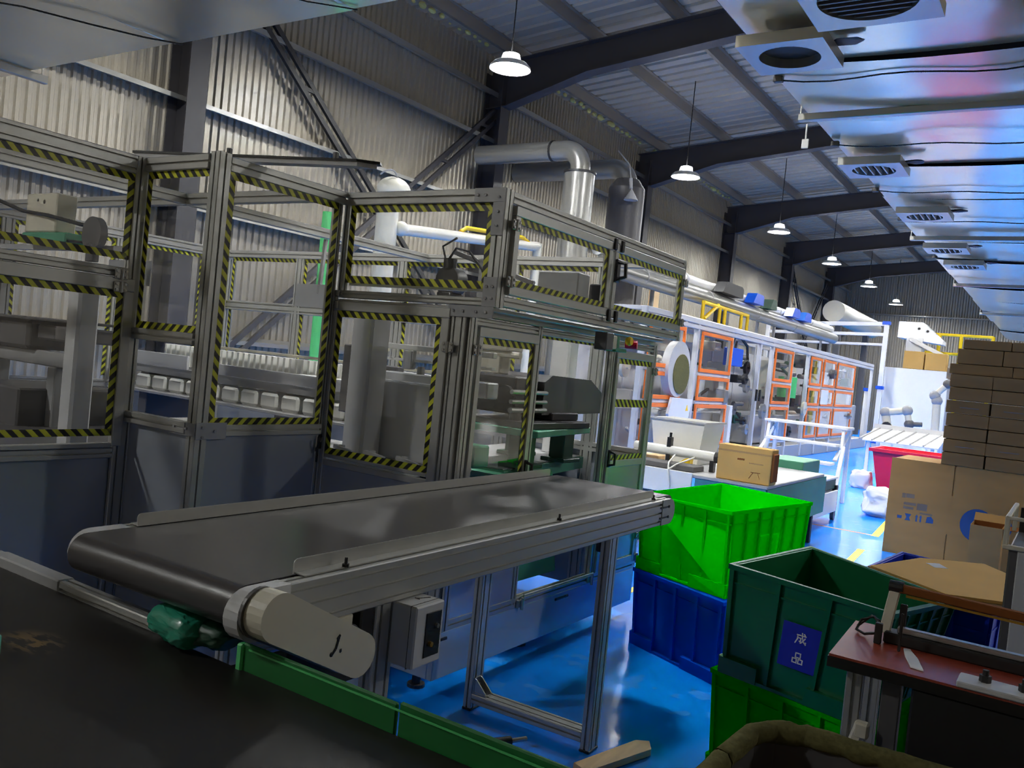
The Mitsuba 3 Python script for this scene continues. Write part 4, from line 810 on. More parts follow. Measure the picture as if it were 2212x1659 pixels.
t = thing('open_carton', 'small open brown carton before the large carton', 'carton')
x0, x1, y0, y1 = -0.665, -0.42, 8.45, 8.75
put('body', G().box(x0, x1, y0, y0 + 0.006, 0.0, 0.49).box(x0, x1, y1 - 0.006, y1, 0.0, 0.50).box(x0, x0 + 0.006, y0, y1, 0.0, 0.49).box(x1 - 0.006, x1, y0, y1, 0.0, 0.49).box(x0, x1, y0, y1, 0.0, 0.006), 'card', t)
put('lining', G().box(x0 + 0.008, x1 - 0.008, y0 + 0.008, y1 - 0.008, 0.30, 0.306).box(x0 + 0.006, x1 - 0.006, y1 - 0.010, y1 - 0.006, 0.0, 0.5), 'card_inner', t)
put('flap', G().bar(((x0 + x1) / 2, y1 - 0.003, 0.50), ((x0 + x1) / 2, y1 + 0.08, 0.56), x1 - x0, 0.005), 'card', t)
put('flap', G().box(x1, x1 + 0.12, y0, y1, 0.485, 0.49), 'card_inner', t)
names = ['lowest', 'second from the bottom', 'third from the bottom', 'fourth from the bottom', 'fifth from the bottom', 'sixth from the bottom', 'seventh from the bottom', 'topmost']
nrow = 7; h = 0.124
for col, (xa, xb) in enumerate(((-1.02, -0.665), (-0.655, 0.0), (0.01, 0.55))):
    for r in range(nrow):
        j = random.uniform(-0.012, 0.012); z0 = 0.932 + r * h
        if r == 4 and col == 0: j -= 0.015
        kk = solo('carton_bundle', G().box(xa + j, xb - 0.003 + min(j, 0) * 0.3, YC - 0.02 + abs(j) * 0.6, YC + 0.6, z0, z0 + h - 0.006, 0.004), 'card_dark', f'flat brown carton in the wrapped stack, {names[r] if r < 6 else "uppermost under the clear band"}, {["left", "middle", "right"][col]} column', 'carton')
        if r % 3 == 1: put('print_line', G().box(xa + 0.1, xa + 0.26, YC - 0.0235 + abs(j) * 0.6, YC - 0.0225 + abs(j) * 0.6, z0 + 0.05, z0 + 0.062), 'ink_grey', kk)
ztop = 0.932 + nrow * h
for r, (z0, z1, xs) in enumerate(((0, 0.10, (-1.05, -0.52, 0.2)), (0.10, 0.245, (-0.995, -0.61, 0.3)), (0.245, 0.335, (-0.955, -0.55, 0.35)))):
    for i in range(2):
        solo('carton_bundle', G().box(xs[i] + 0.002, xs[i + 1] - 0.004, YC + 0.04, YC + 0.58, ztop + z0 + 0.002, ztop + z1 - 0.003, 0.004), 'card_dark', f'brown carton above the clear band, {["bottom", "middle", "top"][r]} row, {["left", "right"][i]} one', 'carton')
solo('stretch_film', G().box(-1.062, 0.36, YC - 0.032, YC - 0.03, ztop - 0.055, ztop + 0.05).box(-1.062, -1.06, YC - 0.03, YC + 0.3, ztop - 0.055, ztop + 0.05), 'film_clear', 'clear stretch film band around the upper part of the carton stack', 'film')
# ------------------------------------------------------------------ table with the heat sealer
t = thing('sealing_table', 'reddish brown table at the lower right with a dark cloth hanging below', 'table')
ZD = 0.85
put('top', G().prism([(-0.456, 2.265), (0.9, 2.265), (0.9, 2.66), (-0.472, 2.66)], 'z', ZD - 0.006, ZD), 'laminate', t, label='reddish laminate top')
put('edge', G().prism([(-0.458, 2.262), (0.902, 2.262), (0.902, 2.662), (-0.474, 2.662)], 'z', ZD - 0.032, ZD - 0.006), 'black_plastic', t)
for x, y in ((-0.40, 2.34), (-0.40, 2.6), (0.8, 2.34), (0.8, 2.6)): put('leg', prof((x, y, 0.01), (x, y, ZD - 0.032), 0.04, 0.04), 'aluminium', t)
put('leg', G().box(-0.335, -0.29, 2.32, 2.36, 0.0, ZD - 0.032, 0.003), 'grey_dark', t)
put('stretcher', G().cyl((-0.38, 2.33, 0.60), (-0.26, 2.325, 0.595), 0.014, 10), 'grey_light', t, smooth=40)
put('clamp', G().bar((-0.405, 2.312, 0.55), (-0.37, 2.305, 0.68), 0.03, 0.03, 0.006).box(-0.385, -0.35, 2.29, 2.32, 0.65, 0.69, 0.005), 'cream_paint', t)
put('cloth', G().box(-0.262, 0.88, 2.268, 2.285, 0.05, ZD - 0.032, 0.006), 'rubber', t, label='black cloth panel')
t = thing('heat_sealer', 'impulse heat sealer with a long brown jaw, standing on the reddish table', 'heat sealer')
yb = 2.52
put('base', G().box(-0.37, 0.6, yb - 0.03, yb + 0.03, ZD, ZD + 0.03, 0.004), 'iron_black', t)
put('lower_jaw', G().box(-0.34, 0.6, yb - 0.012, yb + 0.012, ZD + 0.03, ZD + 0.045, 0.002), 'steel', t)
put('upright', G().bar((-0.372, yb - 0.005, ZD + 0.02), (-0.358, yb + 0.02, ZD + 0.15), 0.028, 0.012, 0.003), 'cream_paint', t)
put('upright', G().bar((-0.335, yb + 0.025, ZD), (-0.335, yb + 0.03, ZD + 0.10), 0.018, 0.01, 0.002).cyl((-0.375, yb + 0.02, ZD + 0.145), (-0.34, yb + 0.02, ZD + 0.145), 0.016, 14), 'iron_black', t)
put('upper_jaw', G().bar((-0.35, yb + 0.02, ZD + 0.143), (0.62, yb + 0.02, ZD + 0.118), 0.026, 0.022, 0.003), 'card_inner', t, label='brown upper jaw')
put('jaw_edge', G().bar((-0.33, yb + 0.005, ZD + 0.128), (0.62, yb + 0.005, ZD + 0.104), 0.004, 0.006), 'brass', t)
put('post', G().box(-0.388, -0.37, yb - 0.06, yb - 0.045, ZD, ZD + 0.055, 0.002).box(-0.325, -0.318, yb - 0.085, yb - 0.078, ZD, ZD + 0.10, 0.002), 'iron_black', t)
put('cord', G().tube([(-0.38, yb + 0.03, ZD + 0.02), (-0.41, yb + 0.05, ZD + 0.045), (-0.44, yb + 0.04, ZD + 0.03), (-0.445, yb + 0.01, ZD + 0.008), (-0.42, yb - 0.01, ZD + 0.006), (-0.39, yb - 0.03, ZD + 0.02)], 0.004, 6).tube([(-0.38, yb + 0.05, ZD + 0.03), (-0.42, yb + 0.07, ZD + 0.04), (-0.45, yb + 0.05, ZD + 0.008)], 0.004, 6), 'black_plastic', t, smooth=True)
solo('paper_scrap', G().prism([(-0.315, 2.47), (-0.30, 2.475), (-0.27, 2.40), (-0.245, 2.31), (-0.275, 2.315), (-0.30, 2.40)], 'z', ZD + 0.001, ZD + 0.004), 'bag_white', 'narrow pale scrap lying on the reddish table below the sealer', 'scrap')
t = thing('clamp_plate', 'worn pale metal plate with two bolts at the front edge of the reddish table', 'plate')
put('plate', G().box(-0.17, 0.14, 2.258, 2.345, ZD, ZD + 0.014, 0.003), 'grey_light', t)
for x in (-0.115, -0.035): put('bolt', G().cyl((x, 2.31, ZD + 0.014), (x, 2.31, ZD + 0.03), 0.013, 6).cyl((x, 2.31, ZD + 0.03), (x, 2.31, ZD + 0.042), 0.007, 8), 'iron_black', t)
# ------------------------------------------------------------------ padded bin, lower right, and the grey cabinet at the edge
t = thing('padded_bin', 'dark bin with a thick olive padded rim at the bottom edge', 'bin')
ring = [(-0.555, 1.80), (-0.548, 1.98), (-0.515, 2.045), (-0.45, 2.075), (-0.23, 2.09), (0.15, 2.10), (0.22, 2.06), (0.24, 1.95), (0.24, 1.60), (-0.50, 1.58), (-0.548, 1.62)]
pts = np.array([(*p, 0.70) for p in ring + ring[:1]]); dense = np.concatenate([pts[i] + (pts[i + 1] - pts[i]) * np.linspace(0, 1, 14, endpoint=False)[:, None] for i in range(len(pts) - 1)])
m = G().tube(np.vstack([dense, dense[:1]]), 0.024, 14).mesh(); v = np.array(m.vertices); m.vertices = v + (meshkit.fbm(v * 38, 3, 5) - 0.5)[:, None] * 0.016 * np.array([1, 1, 1])
put('rim', m, 'felt', t, smooth=True, label='rough olive roll')
put('wall', G().prism(Polygon(ring).buffer(0.004).difference(Polygon(ring).buffer(-0.012)), 'z', 0.0, 0.70), 'grey_dark', t)
put('bottom', G().prism(ring, 'z', 0.0, 0.02), 'grey_dark', t)
put('contents', G().box(-0.42, 0.1, 1.72, 2.0, 0.02, 0.56, 0.01), 'card_inner', t, label='brown carton inside')
t = thing('grey_cabinet', 'grey metal cabinet with an open tube frame on top, cut by the right edge', 'cabinet')
put('body', G().box(-0.145, 0.5, 3.40, 3.95, 0.0, 1.035, 0.006), 'grey_dark', t); put('panel', G().box(-0.118, 0.5, 3.392, 3.40, 0.1, 1.03, 0.004), 'grey_light', t)
put('frame', G().box(-0.165, -0.148, 3.39, 3.41, 1.03, 1.14, 0.003).box(-0.165, 0.5, 3.39, 3.41, 1.13, 1.142, 0.003).box(-0.165, -0.15, 3.40, 3.95, 1.13, 1.142, 0.003).box(-0.165, -0.15, 3.94, 3.955, 1.03, 1.14, 0.003).box(-0.165, 0.5, 3.385, 3.41, 1.03, 1.045, 0.003), 'cream_paint', t)
put('back', G().box(-0.14, 0.5, 3.9, 3.91, 1.03, 1.13), 'iron_black', t)
# ------------------------------------------------------------------ ducts overhead
t = thing('foil_duct', 'wide foil-faced air duct hanging along the hall at the upper right', 'duct')
ZU = 3.5
def slab(x0, x1, y0, y1, z0, z1, sag=0.03, n=10):
    """a duct section whose underside bellies a little"""
    us = np.linspace(0, 1, n + 1); v, f = [], []
    for y in (y0, y1):
        for u in us: v.append((x0 + (x1 - x0) * u, y, z0 - 4 * sag * u * (1 - u)))
        v += [(x1, y, z1), (x0, y, z1)]
    k = n + 3
    for i in range(k): j = (i + 1) % k; f += [(i, k + i, k + j), (i, k + j, j)]
    m = trimesh.Trimesh(np.array(v), np.array(f), process=False); return m
DX0, DX1 = -1.83, 0.45
joints = [2.35, 4.0, 5.3, 6.52, 7.9, 9.2, 10.5, 11.72, 13.2, 14.8, 16.25, 18.2, 20.3, 22.5, 25.0, 28.0]
for i, (a, b) in enumerate(zip(joints[:-1], joints[1:])):
    m = slab(DX0 + (0.03 if i % 3 == 1 else 0.0), DX1, a + 0.003, b - 0.003, ZU + (0.012 if i % 2 else 0), 4.15, 0.02 + 0.018 * (i % 3))
    put('duct_section', m, 'duct_foil', t, smooth=30)
put('seam', G().box(DX0 + 0.01, DX1, 2.36, 27.9, 3.53, 4.14), 'grey_dark', t)
t2 = thing('branch_duct', 'foil-faced branch duct crossing the upper left corner', 'duct')
for i, (a, b) in enumerate(zip((-8.9, -7.55, -5.6, -3.85), (-7.55, -5.6, -3.85, DX0 - 0.005))):
    g = G().box(a + 0.003, b - 0.003, 2.36, 3.745 - 0.01 * (i % 2), ZU + 0.004 * (i % 2), 4.1, 0.01); put('duct_section', g, 'duct_foil', t2)
for tt, ys in ((t, (6.2, 11.13, 15.43, 20.0)),):
    for y in ys: put('hanger_bar', G().box(DX0 - 0.02, DX1 + 0.05, y - 0.03, y + 0.03, 3.40, 3.45, 0.004), 'galvanised', tt); put('hanger_rod', G().cyl((DX0 - 0.012, y, 3.42), (DX0 - 0.012, y, 6.88 if y < 7 else roof_z(DX0) - 0.01), 0.006, 6), 'steel', tt); put('hanger_rod', G().cyl((DX1 + 0.03, y, 3.42), (DX1 + 0.03, y, 7.02 if y < 7 else roof_z(DX1) - 0.01), 0.006, 6), 'steel', tt)
put('hanger_bar', G().box(-7.56, -7.5, 2.0, 3.86, 3.43, 3.495, 0.004), 'galvanised', t2); put('hanger_rod', G().cyl((-7.53, 3.82, 3.45), (-7.53, 3.82, roof_z(7.53)), 0.006, 6), 'steel', t2)
put('hanger_rod', G().cyl((-3.9, 3.5, 4.1), (-3.9, 3.5, roof_z(3.9)), 0.006, 6), 'steel', t2)
def droop(x0, x1, y, sag, z=3.475, n=14): return [(x0 + (x1 - x0) * i / n, y + 0.05 * math.sin(i), z - 4 * sag * (i / n) * (1 - i / n)) for i in range(n + 1)]
for y in (5.53, 7.1, 8.76, 10.2, 12.9): put('tie_wire', G().tube(droop(DX0 + 0.01, DX1, y, 0.045), 0.005, 6).box(DX0 - 0.01, DX0 + 0.05, y - 0.02, y + 0.02, 3.46, 3.5, 0.004), 'black_plastic', t)
put('tie_wire', G().tube([(-6.4, 2.5, 3.49), (-5.95, 2.86, 3.47), (-5.75, 3.2, 3.46), (-5.6, 3.5, 3.465), (-5.5, 3.74, 3.49)], 0.006, 6), 'black_plastic', t2); put('tie_wire', G().tube([(-4.2, 3.2, 3.49), (-4.0, 3.5, 3.48), (-3.8, 3.72, 3.49)], 0.004, 6), 'black_plastic', t2)
put('tag', G().box(DX0 - 0.06, DX0 - 0.01, 6.46, 6.47, 3.28, 3.35, 0.003).box(DX0 - 0.04, DX0 - 0.03, 6.46, 6.47, 3.35, 3.46), 'white_plastic', t, label='small white tag hanging at the duct edge')
outs = [(-1.02, 4.30, 0.23, 'grille'), (-1.555, 4.91, 0.17, 'open'), (-1.60, 7.6, 0.17, 'vane'), (-1.48, 9.6, 0.17, 'vane'), (-1.52, 11.74, 0.17, 'vane'), (-1.45, 13.1, 0.17, 'vane')]
lo = ['nearest air outlet with curved black louvres at the top edge', 'air outlet with an open round mouth under the foil duct', 'air outlet with slotted mouth, third along the foil duct', 'air outlet with slotted mouth, fourth along the foil duct',
      'air outlet with slotted mouth, fifth along the foil duct', 'air outlet, farthest in view along the foil duct']
for (x, y, r, kind), l in zip(outs, lo):
    k = thing('air_outlet', l, 'vent')
    put('collar', G().prism(Polygon([(x - r - .07, y - r - .07), (x + r + .07, y - r - .07), (x + r + .07, y + r + .07), (x - r - .07, y + r + .07)]).difference(dot((x, y), r, r, 32)), 'z', 3.375, 3.44), 'galvanised', k)
    put('throat', G().cyl((x, y, 3.428), (x, y, 3.433), r * 1.02, 28), 'slot_black', k)
    if kind == 'grille':
        g = G()
        for i in range(9): q = -r + 2 * r * (i + 0.5) / 9; w = math.sqrt(r * r - q * q); g.box(x - w, x + w, y + q - 0.007, y + q + 0.007, 3.385, 3.40)
        put('louvre', g, 'grey_dark', k)
    if kind == 'vane':
        g = G()
        for i in range(6): q = -r + 2 * r * (i + 0.5) / 6; w = math.sqrt(r * r - q * q); g.box(x + q - 0.006, x + q + 0.006, y - w, y + w, 3.38, 3.42)
        put('vane', g, 'grey_light', k)
    put('torn_foil', facet((x + r + 0.12, y + 0.05, 3.45), (0.10, 0.07, 0.014), int(y * 10), 14), 'iron_black', k)
# ------------------------------------------------------------------ round pipes on the left wall
def elbow(c, r, R, d0, d1, n=10):
    c, d0, d1 = map(lambda a: np.array(a, float), (c, d0, d1))
    return [c - d0 * R + d0 * R * math.sin(a) + d1 * R * (1 - math.cos(a)) for a in np.linspace(0, math.pi / 2, n)]
t = thing('exhaust_pipe', 'round bright galvanised pipe turning down behind the near machine, left of the wider one', 'pipe')
put('pipe', G().tube([(-8.5, 11.33, 4.77), (-7.0, 11.33, 4.77)] + elbow((-6.58, 11.33, 4.77), 0.17, 0.28, (1, 0, 0), (0, 0, -1)) + [(-6.58, 11.33, 4.41)], 0.15, 20), 'galvanised', t, smooth=40)
put('downpipe', G().cyl((-6.58, 11.33, 0.0), (-6.58, 11.33, 4.42), 0.233, 28), 'galvanised', t, smooth=40); put('flange', G().cyl((-6.58, 11.33, 4.40), (-6.58, 11.33, 4.43), 0.25, 28), 'iron_black', t, smooth=40); put('collar', G().cyl((-7.1, 11.33, 4.77), (-7.07, 11.33, 4.77), 0.165, 20), 'iron_black', t, smooth=40)
t = thing('exhaust_pipe', 'wider dark grey exhaust pipe behind the machine, with a slack cord at its elbow', 'pipe')
put('pipe', G().tube([(-9.1, 13.33, 4.98), (-7.3, 13.33, 4.98)] + elbow((-6.78, 13.33, 4.98), 0.2, 0.3, (1, 0, 0), (0, 0, -1)) + [(-6.78, 13.33, 4.6)], 0.17, 20), 'galvanised', t, smooth=40)
put('downpipe', G().cyl((-6.78, 13.33, 0.0), (-6.78, 13.33, 4.62), 0.31, 28).cyl((-6.78, 13.33, 4.62), (-6.78, 13.33, 4.78), 0.31, 28, 0.2), 'grey_dark', t, smooth=40)
put('cord', G().tube([(-6.85, 13.0, 5.2), (-6.6, 12.98, 4.95), (-6.55, 12.98, 4.72)], 0.012, 6).cyl((-6.55, 12.98, 4.72), (-6.53, 12.98, 4.55), 0.03, 8).lathe([(0.0, 0.2), (0.12, 0.0), (0.0, 0.0)], (-6.5, 12.95, 4.35), n=14), 'grey_light', t)
t = thing('vent_pipe', 'white plastic vent pipe with a rounded cap behind the upper box of the machine', 'pipe')
put('pipe', G().cyl((-7.0, 7.65, 0.0), (-7.0, 7.65, 3.25), 0.13, 24), 'pvc', t, smooth=40); put('cap', G().ball((-7.0, 7.72, 3.36), 0.2, 3, (0.9, 1.15, 0.85)), 'pvc', t, smooth=True)
put('band', G().cyl((-7.0, 7.65, 3.18), (-7.0, 7.65, 3.23), 0.145, 24).tube([(-7.0 + 0.1 * math.sin(a), 7.55 + 0.17 * math.cos(a), 3.4 + 0.17 * math.sin(a)) for a in np.linspace(0.3, 2.6, 9)], 0.01, 6), 'grey_paint', t)
put('side_pipe', G().cyl((-6.9, 7.75, 2.92), (-6.9, 10.85, 3.22), 0.07, 16).ball((-6.9, 7.8, 2.93), 0.09, 2).cyl((-6.9, 10.85, 0.0), (-6.9, 10.85, 3.27), 0.07, 16), 'pvc', t, smooth=40)
put('yellow_hose', G().tube([(-6.9, 8.95, 3.1), (-6.88, 9.05, 3.17), (-6.88, 9.4, 3.2), (-6.88, 10.4, 3.28), (-6.88, 10.6, 3.22)], 0.03, 8), 'yellow_paint', t, smooth=True)
XP = -6.2
t = thing('dust_pipe', 'long white round pipe over the far machines, above the grey one', 'pipe')
put('pipe', G().cyl((XP - 0.1, 11.6, 3.33), (XP - 0.1, 26.5, 3.36), 0.10, 20), 'white_plastic', t, smooth=40)
for y in (12.5, 15, 16.6, 18, 21, 24): put('collar', G().cyl((XP - 0.1, y, 3.342), (XP - 0.1, y + 0.07, 3.342), 0.112, 20), 'grey_light', t, smooth=40)
for y in (14.0, 20.0, 26.0): put('support', G().box(XP - 0.25, XP - 0.19, y - 0.03, y + 0.03, 0.0, 3.34, 0.004), 'grey_paint', t)
t = thing('dust_pipe', 'long grey round pipe running below the white one over the far machines', 'pipe')
put('pipe', G().cyl((XP, 11.6, 3.08), (XP, 26.5, 3.10), 0.15, 24), 'galvanised', t, smooth=40)
for y in (13, 16, 19, 22): put('collar', G().cyl((XP, y, 3.09), (XP, y + 0.03, 3.09), 0.156, 24), 'grey_paint', t, smooth=40)
for y in (14.6, 20.6, 26.2): put('support', G().box(XP - 0.03, XP + 0.03, y - 0.03, y + 0.03, 2.452, 2.945, 0.004), 'grey_paint', t)
for i, (y0, y1, m, nm, lab) in enumerate(((16.3, 17.5, 'iron_black', 'motor_hood', 'black hood standing on the grey pipe, nearest of the row'), (18.2, 18.9, 'blue_paint', 'blue_bin', 'bright blue box on the grey pipe, second in the row'),
        (19.4, 19.9, 'green_dark', 'green_bin', 'small dark green box on the grey pipe behind the blue one'), (21.2, 21.9, 'blue_paint', 'blue_bin', 'blue box on the grey pipe, third in the row'), (22.3, 23.0, 'blue_paint', 'blue_bin', 'blue box on the grey pipe, farthest in the row'))):
    solo(nm, G().prism([(y0, 3.255), (y1, 3.255), (y1, 3.44), (y1 - 0.1, 3.48), (y0 + 0.2, 3.48)], 'x', XP + 0.015, XP + 0.23), m, lab, 'box')
for i, (y, x) in enumerate(((15.15, -9.125), (19.75, -9.125))):
    solo('poster', G().box(x - 0.035, x, y, y + 0.6, 3.2, 3.8), 'orange_paint', ['faded orange notice on the wall left of the white pipe', 'faded orange notice on the wall above the blue boxes'][i], 'notice')
    scene[list(scene)[-1]]['bsdf'] = {'type': 'ref', 'id': 'notice_paper'}
mat('notice_paper', lin(232, 196, 150), 0.7)
t = thing('yellow_guard', 'yellow tube guard on top of the far machines under the grey pipe', 'guard rail')
for y in (15.4, 16.3, 16.6, 17.6, 18.0): put('upright', G().cyl((-6.0, y, 2.462), (-6.0, y, 2.98), 0.035, 8), 'yellow_paint', t)
put('rail', G().cyl((-6.0, 15.4, 2.95), (-6.0, 18.0, 2.95), 0.035, 8).cyl((-6.0, 15.5, 2.65), (-6.0, 16.2, 2.98), 0.035, 8), 'yellow_paint', t)
# ------------------------------------------------------------------ the line of machines behind orange doors
XL2, ZL = -5.08, 2.45
t = thing('production_line', 'far production line behind pale posts with orange framed doors', 'machine')
pys = [11.0, 12.45, 13.0, 14.62, 16.25, 17.05, 18.5, 19.8, 21.0, 22.4, 24.6, 27.0]
for y in pys:
    put('post', G().box(XL2 - 0.08, XL2, y - 0.04, y + 0.04, 0.03, ZL, 0.006), 'aluminium_white', t)
    put('post', G().box(-6.40, -6.32, y - 0.04, y + 0.04, 0.03, ZL, 0.006), 'aluminium_white', t)
    put('roof_rail', G().box(-6.40, XL2, y - 0.03, y + 0.03, ZL - 0.06, ZL, 0.005), 'aluminium_white', t)
for z0, z1 in ((ZL - 0.08, ZL), (ZL - 0.16, ZL - 0.10)): put('top_rail', G().box(XL2 - 0.06, XL2 + 0.01, 11.0, 27.0, z0, z1, 0.005), 'aluminium_white', t)
put('top_rail', G().box(-6.40, -6.32, 11.0, 27.0, ZL - 0.08, ZL, 0.005), 'aluminium_white', t)
put('base', G().box(-6.36, XL2 - 0.02, 11.0, 27.0, 0.0, 0.28, 0.01), 'grey_paint', t); put('back_panel', G().box(-6.38, -6.34, 11.0, 27.0, 0.28, 2.2, 0.004), 'grey_light', t)
def odoor(y0, y1):
    for z0, z1 in ((1.62, 2.27), (1.16, 1.56), (0.42, 1.10)):
        w = 0.06; x = XL2
        d = put('door', G().box(x, x + 0.03, y0, y1, z1 - w, z1, 0.004).box(x, x + 0.03, y0, y1, z0, z0 + w, 0.004).box(x, x + 0.03, y0, y0 + w, z0 + w, z1 - w, 0.004).box(x, x + 0.03, y1 - w, y1, z0 + w, z1 - w, 0.004), 'orange_paint', t, label='orange framed door')
        put('pane', sheet((x + 0.015, y0 + w, z0 + w), (0, y1 - y0 - 2 * w, 0), (0, 0, z1 - z0 - 2 * w)), 'pane_glass', d)
        put('rail', G().box(x - 0.04, x + 0.01, y0, y1, z0 - 0.055, z0 - 0.005, 0.004), 'aluminium_white', t)
for a, b in ((11.1, 12.4), (13.1, 14.55), (17.12, 18.4), (19.9, 20.9), (21.1, 22.3), (22.5, 24.5)): odoor(a, b)
# works seen in the gaps
rr = np.random.default_rng(11)
def works(y0, y1, seed, ms=('grey_dark', 'iron_black', 'grey_paint', 'steel', 'cream_paint', 'green_dark')):
    r = np.random.default_rng(seed)
    for i in range(int((y1 - y0) * 9)):
        y = r.uniform(y0, y1); x = r.uniform(-5.9, -5.25); z0 = r.uniform(0.5, 2.1); mm = ms[r.integers(len(ms))]
        c = r.integers(4)
        if c == 0: put('roller', G().cyl((x, y - 0.02, z0), (x + 0.0, y + r.uniform(0.3, 0.7), z0), r.uniform(0.03, 0.09), 14), mm, t, smooth=40)
        elif c == 1: put('gear_case', G().box(x, x + r.uniform(.15, .4), y, y + r.uniform(.15, .45), z0, z0 + r.uniform(.1, .35), 0.015), mm, t)
        elif c == 2: put('bracket', G().bar((x, y, z0), (x + r.uniform(-.1, .2), y + r.uniform(.2, .6), z0 + r.uniform(-.25, .25)), 0.05, 0.04, 0.006), mm, t)
        else: put('wheel', G().cyl((x + 0.2, y, z0), (x + 0.26, y, z0), r.uniform(0.06, 0.16), 18).cyl((x + .1, y, z0), (x + 0.3, y, z0), 0.025, 8), mm, t, smooth=40)
works(12.5, 13.0, 2); works(13.1, 14.5, 5); works(14.65, 16.2, 3); works(16.3, 17.0, 8); works(17.2, 18.4, 9); works(18.6, 19.8, 4); works(20, 24.4, 6); works(11.1, 12.3, 12)
for y0, y1, z0, z1 in ((11.1, 12.3, 0.3, 1.0), (13.1, 16.1, 0.3, 0.95), (17.1, 22.2, 0.3, 0.9), (22.5, 27, 0.3, 1.2)): put('machine_bed', G().box(-6.3, -5.45, y0, y1, z0, z1, 0.02), 'grey_paint', t)
for y0, y1, z0, z1 in ((12.6, 14.5, 1.9, 2.2), (14.7, 16.2, 0.6, 1.0), (20.0, 22.0, 1.2, 2.1)): put('machine_case', G().box(-6.3, -5.95, y0, y1, z0, z1, 0.02), 'cream_paint', t)
k = put('reel', G().cyl((-5.0, 12.15, 1.62), (-5.12, 12.15, 1.62), 0.42, 36), 'grey_light', t, smooth=40, label='large reel with a brown core')
put('core', G().cyl((-4.985, 12.22, 1.55), (-5.0, 12.22, 1.55), 0.30, 30), 'felt', k)
put('reel_guard', G().prism([(12.0, 0.75), (12.6, 0.75), (12.75, 1.18), (11.95, 1.2), (11.85, 0.95)], 'x', -5.02, -4.98), 'white_paint', t); put('warning', G().prism([(12.5, 1.0), (12.6, 1.0), (12.55, 1.09)], 'x', -4.98, -4.976), 'yellow_paint', t)
put('blue_actuator', G().box(-5.28, -5.12, 14.75, 15.35, 1.80, 2.12, 0.01), 'blue_paint', t, label='blue actuator box'); put('hose', G().tube([(-5.2, 14.9, 2.1), (-5.2, 15.0, 2.3), (-5.2, 15.3, 2.35), (-5.18, 15.7, 2.2), (-5.18, 15.8, 1.95), (-5.2, 15.5, 1.85)], 0.025, 8).tube([(-5.2, 15.1, 2.1), (-5.2, 15.15, 2.25)], 0.02, 6), 'black_plastic', t, smooth=True)
put('motor', G().cyl((-5.3, 19.0, 1.3), (-5.3, 19.0, 1.75), 0.2, 18), 'green_pipe', t, smooth=40, label='green upright motor')
put('notice', G().box(XL2 + 0.03, XL2 + 0.035, 21.0, 21.7, 1.2, 1.55), 'white_paint', t); put('pull_plate', G().box(XL2 + 0.0, XL2 + 0.03, 16.15, 16.2, 1.2, 1.42), 'black_plastic', t); put('pull_plate', G().box(XL2 + 0.0, XL2 + 0.03, 16.35, 16.4, 1.2, 1.42), 'black_plastic', t)
put('post', G().box(XL2 - 0.12, XL2 + 0.02, 14.75, 14.9, 0.03, 1.1, 0.006), 'white_paint', t)
put('top_plate', G().box(-6.3, -5.6, 13.0, 19.0, ZL, ZL + 0.01, 0.004), 'grey_light', t); put('roof_tube', G().cyl((-5.5, 13.0, ZL + 0.05), (-5.5, 20.0, ZL + 0.05), 0.04, 10), 'white_paint', t)
# white tube frame with blue joints at the far end of the line
t = thing('tube_frame', 'tall white tube frame with blue joints at the far end of the line', 'frame')
yf = 27.75
put('upright', G().box(-5.05, -4.92, yf - 0.06, yf + 0.06, 0.0, 3.78, 0.01), 'white_paint', t); put('upright', G().box(-8.6, -8.48, yf - 0.06, yf + 0.06, 0.0, 3.6, 0.01), 'white_paint', t)
put('cross_tube', G().bar((-5.0, yf, 3.72), (-8.55, yf, 3.55), 0.12, 0.12, 0.01), 'white_paint', t); put('cross_tube', G().bar((-5.0, yf, 3.40), (-8.55, yf, 3.28), 0.10, 0.10, 0.01), 'white_paint', t); put('cross_tube', G().bar((-5.0, yf + .1, 3.1), (-8.55, yf + .1, 3.0), 0.08, 0.08, 0.01), 'aluminium_white', t)
for z0 in (3.7, 1.75, 0.12): put('joint', G().box(-5.1, -4.88, yf - 0.09, yf + 0.09, z0, z0 + 0.1, 0.01), 'blue_paint', t)
put('upright', G().box(-5.3, -5.17, yf - 0.6, yf - 0.48, 0.0, 1.75, 0.01), 'white_paint', t); put('joint', G().box(-5.33, -5.14, yf - 0.63, yf - 0.45, 1.65, 1.75, 0.01), 'blue_paint', t)
# ------------------------------------------------------------------ far right: white screen, boxes, hood, robots, guard
solo('white_screen', G().box(-4.95, -3.2, 28.0, 28.1, 0.0, 2.45, 0.01), 'white_paint', 'tall white screen beyond the red bin', 'screen')
solo('far_carton', G().box(-4.46, -3.9, 28.0, 28.5, 2.452, 2.98, 0.01), 'card_box', 'brown carton on top of the white screen, left of two', 'carton'); solo('far_carton', G().box(-3.87, -3.3, 28.0, 28.5, 2.452, 2.96, 0.01), 'card_box', 'brown carton on top of the white screen, right of two', 'carton')
solo('screen_stand', G().box(-4.6, -3.2, 28.12, 28.9, 0.0, 2.45, 0.01), 'grey_light', 'pale cabinet standing behind the white screen under the far cartons', 'cabinet')
t = thing('white_hood', 'white sloping machine hood on a pale column above the far cartons', 'hood')
put('hood', G().prism([(-4.9, 3.45), (-3.6, 3.3), (-3.6, 3.42), (-4.2, 3.95), (-4.9, 3.95)], 'y', 29.2, 30.0), 'white_paint', t); put('column', G().box(-4.62, -4.15, 29.1, 29.7, 0.0, 3.45, 0.01), 'aluminium_white', t)
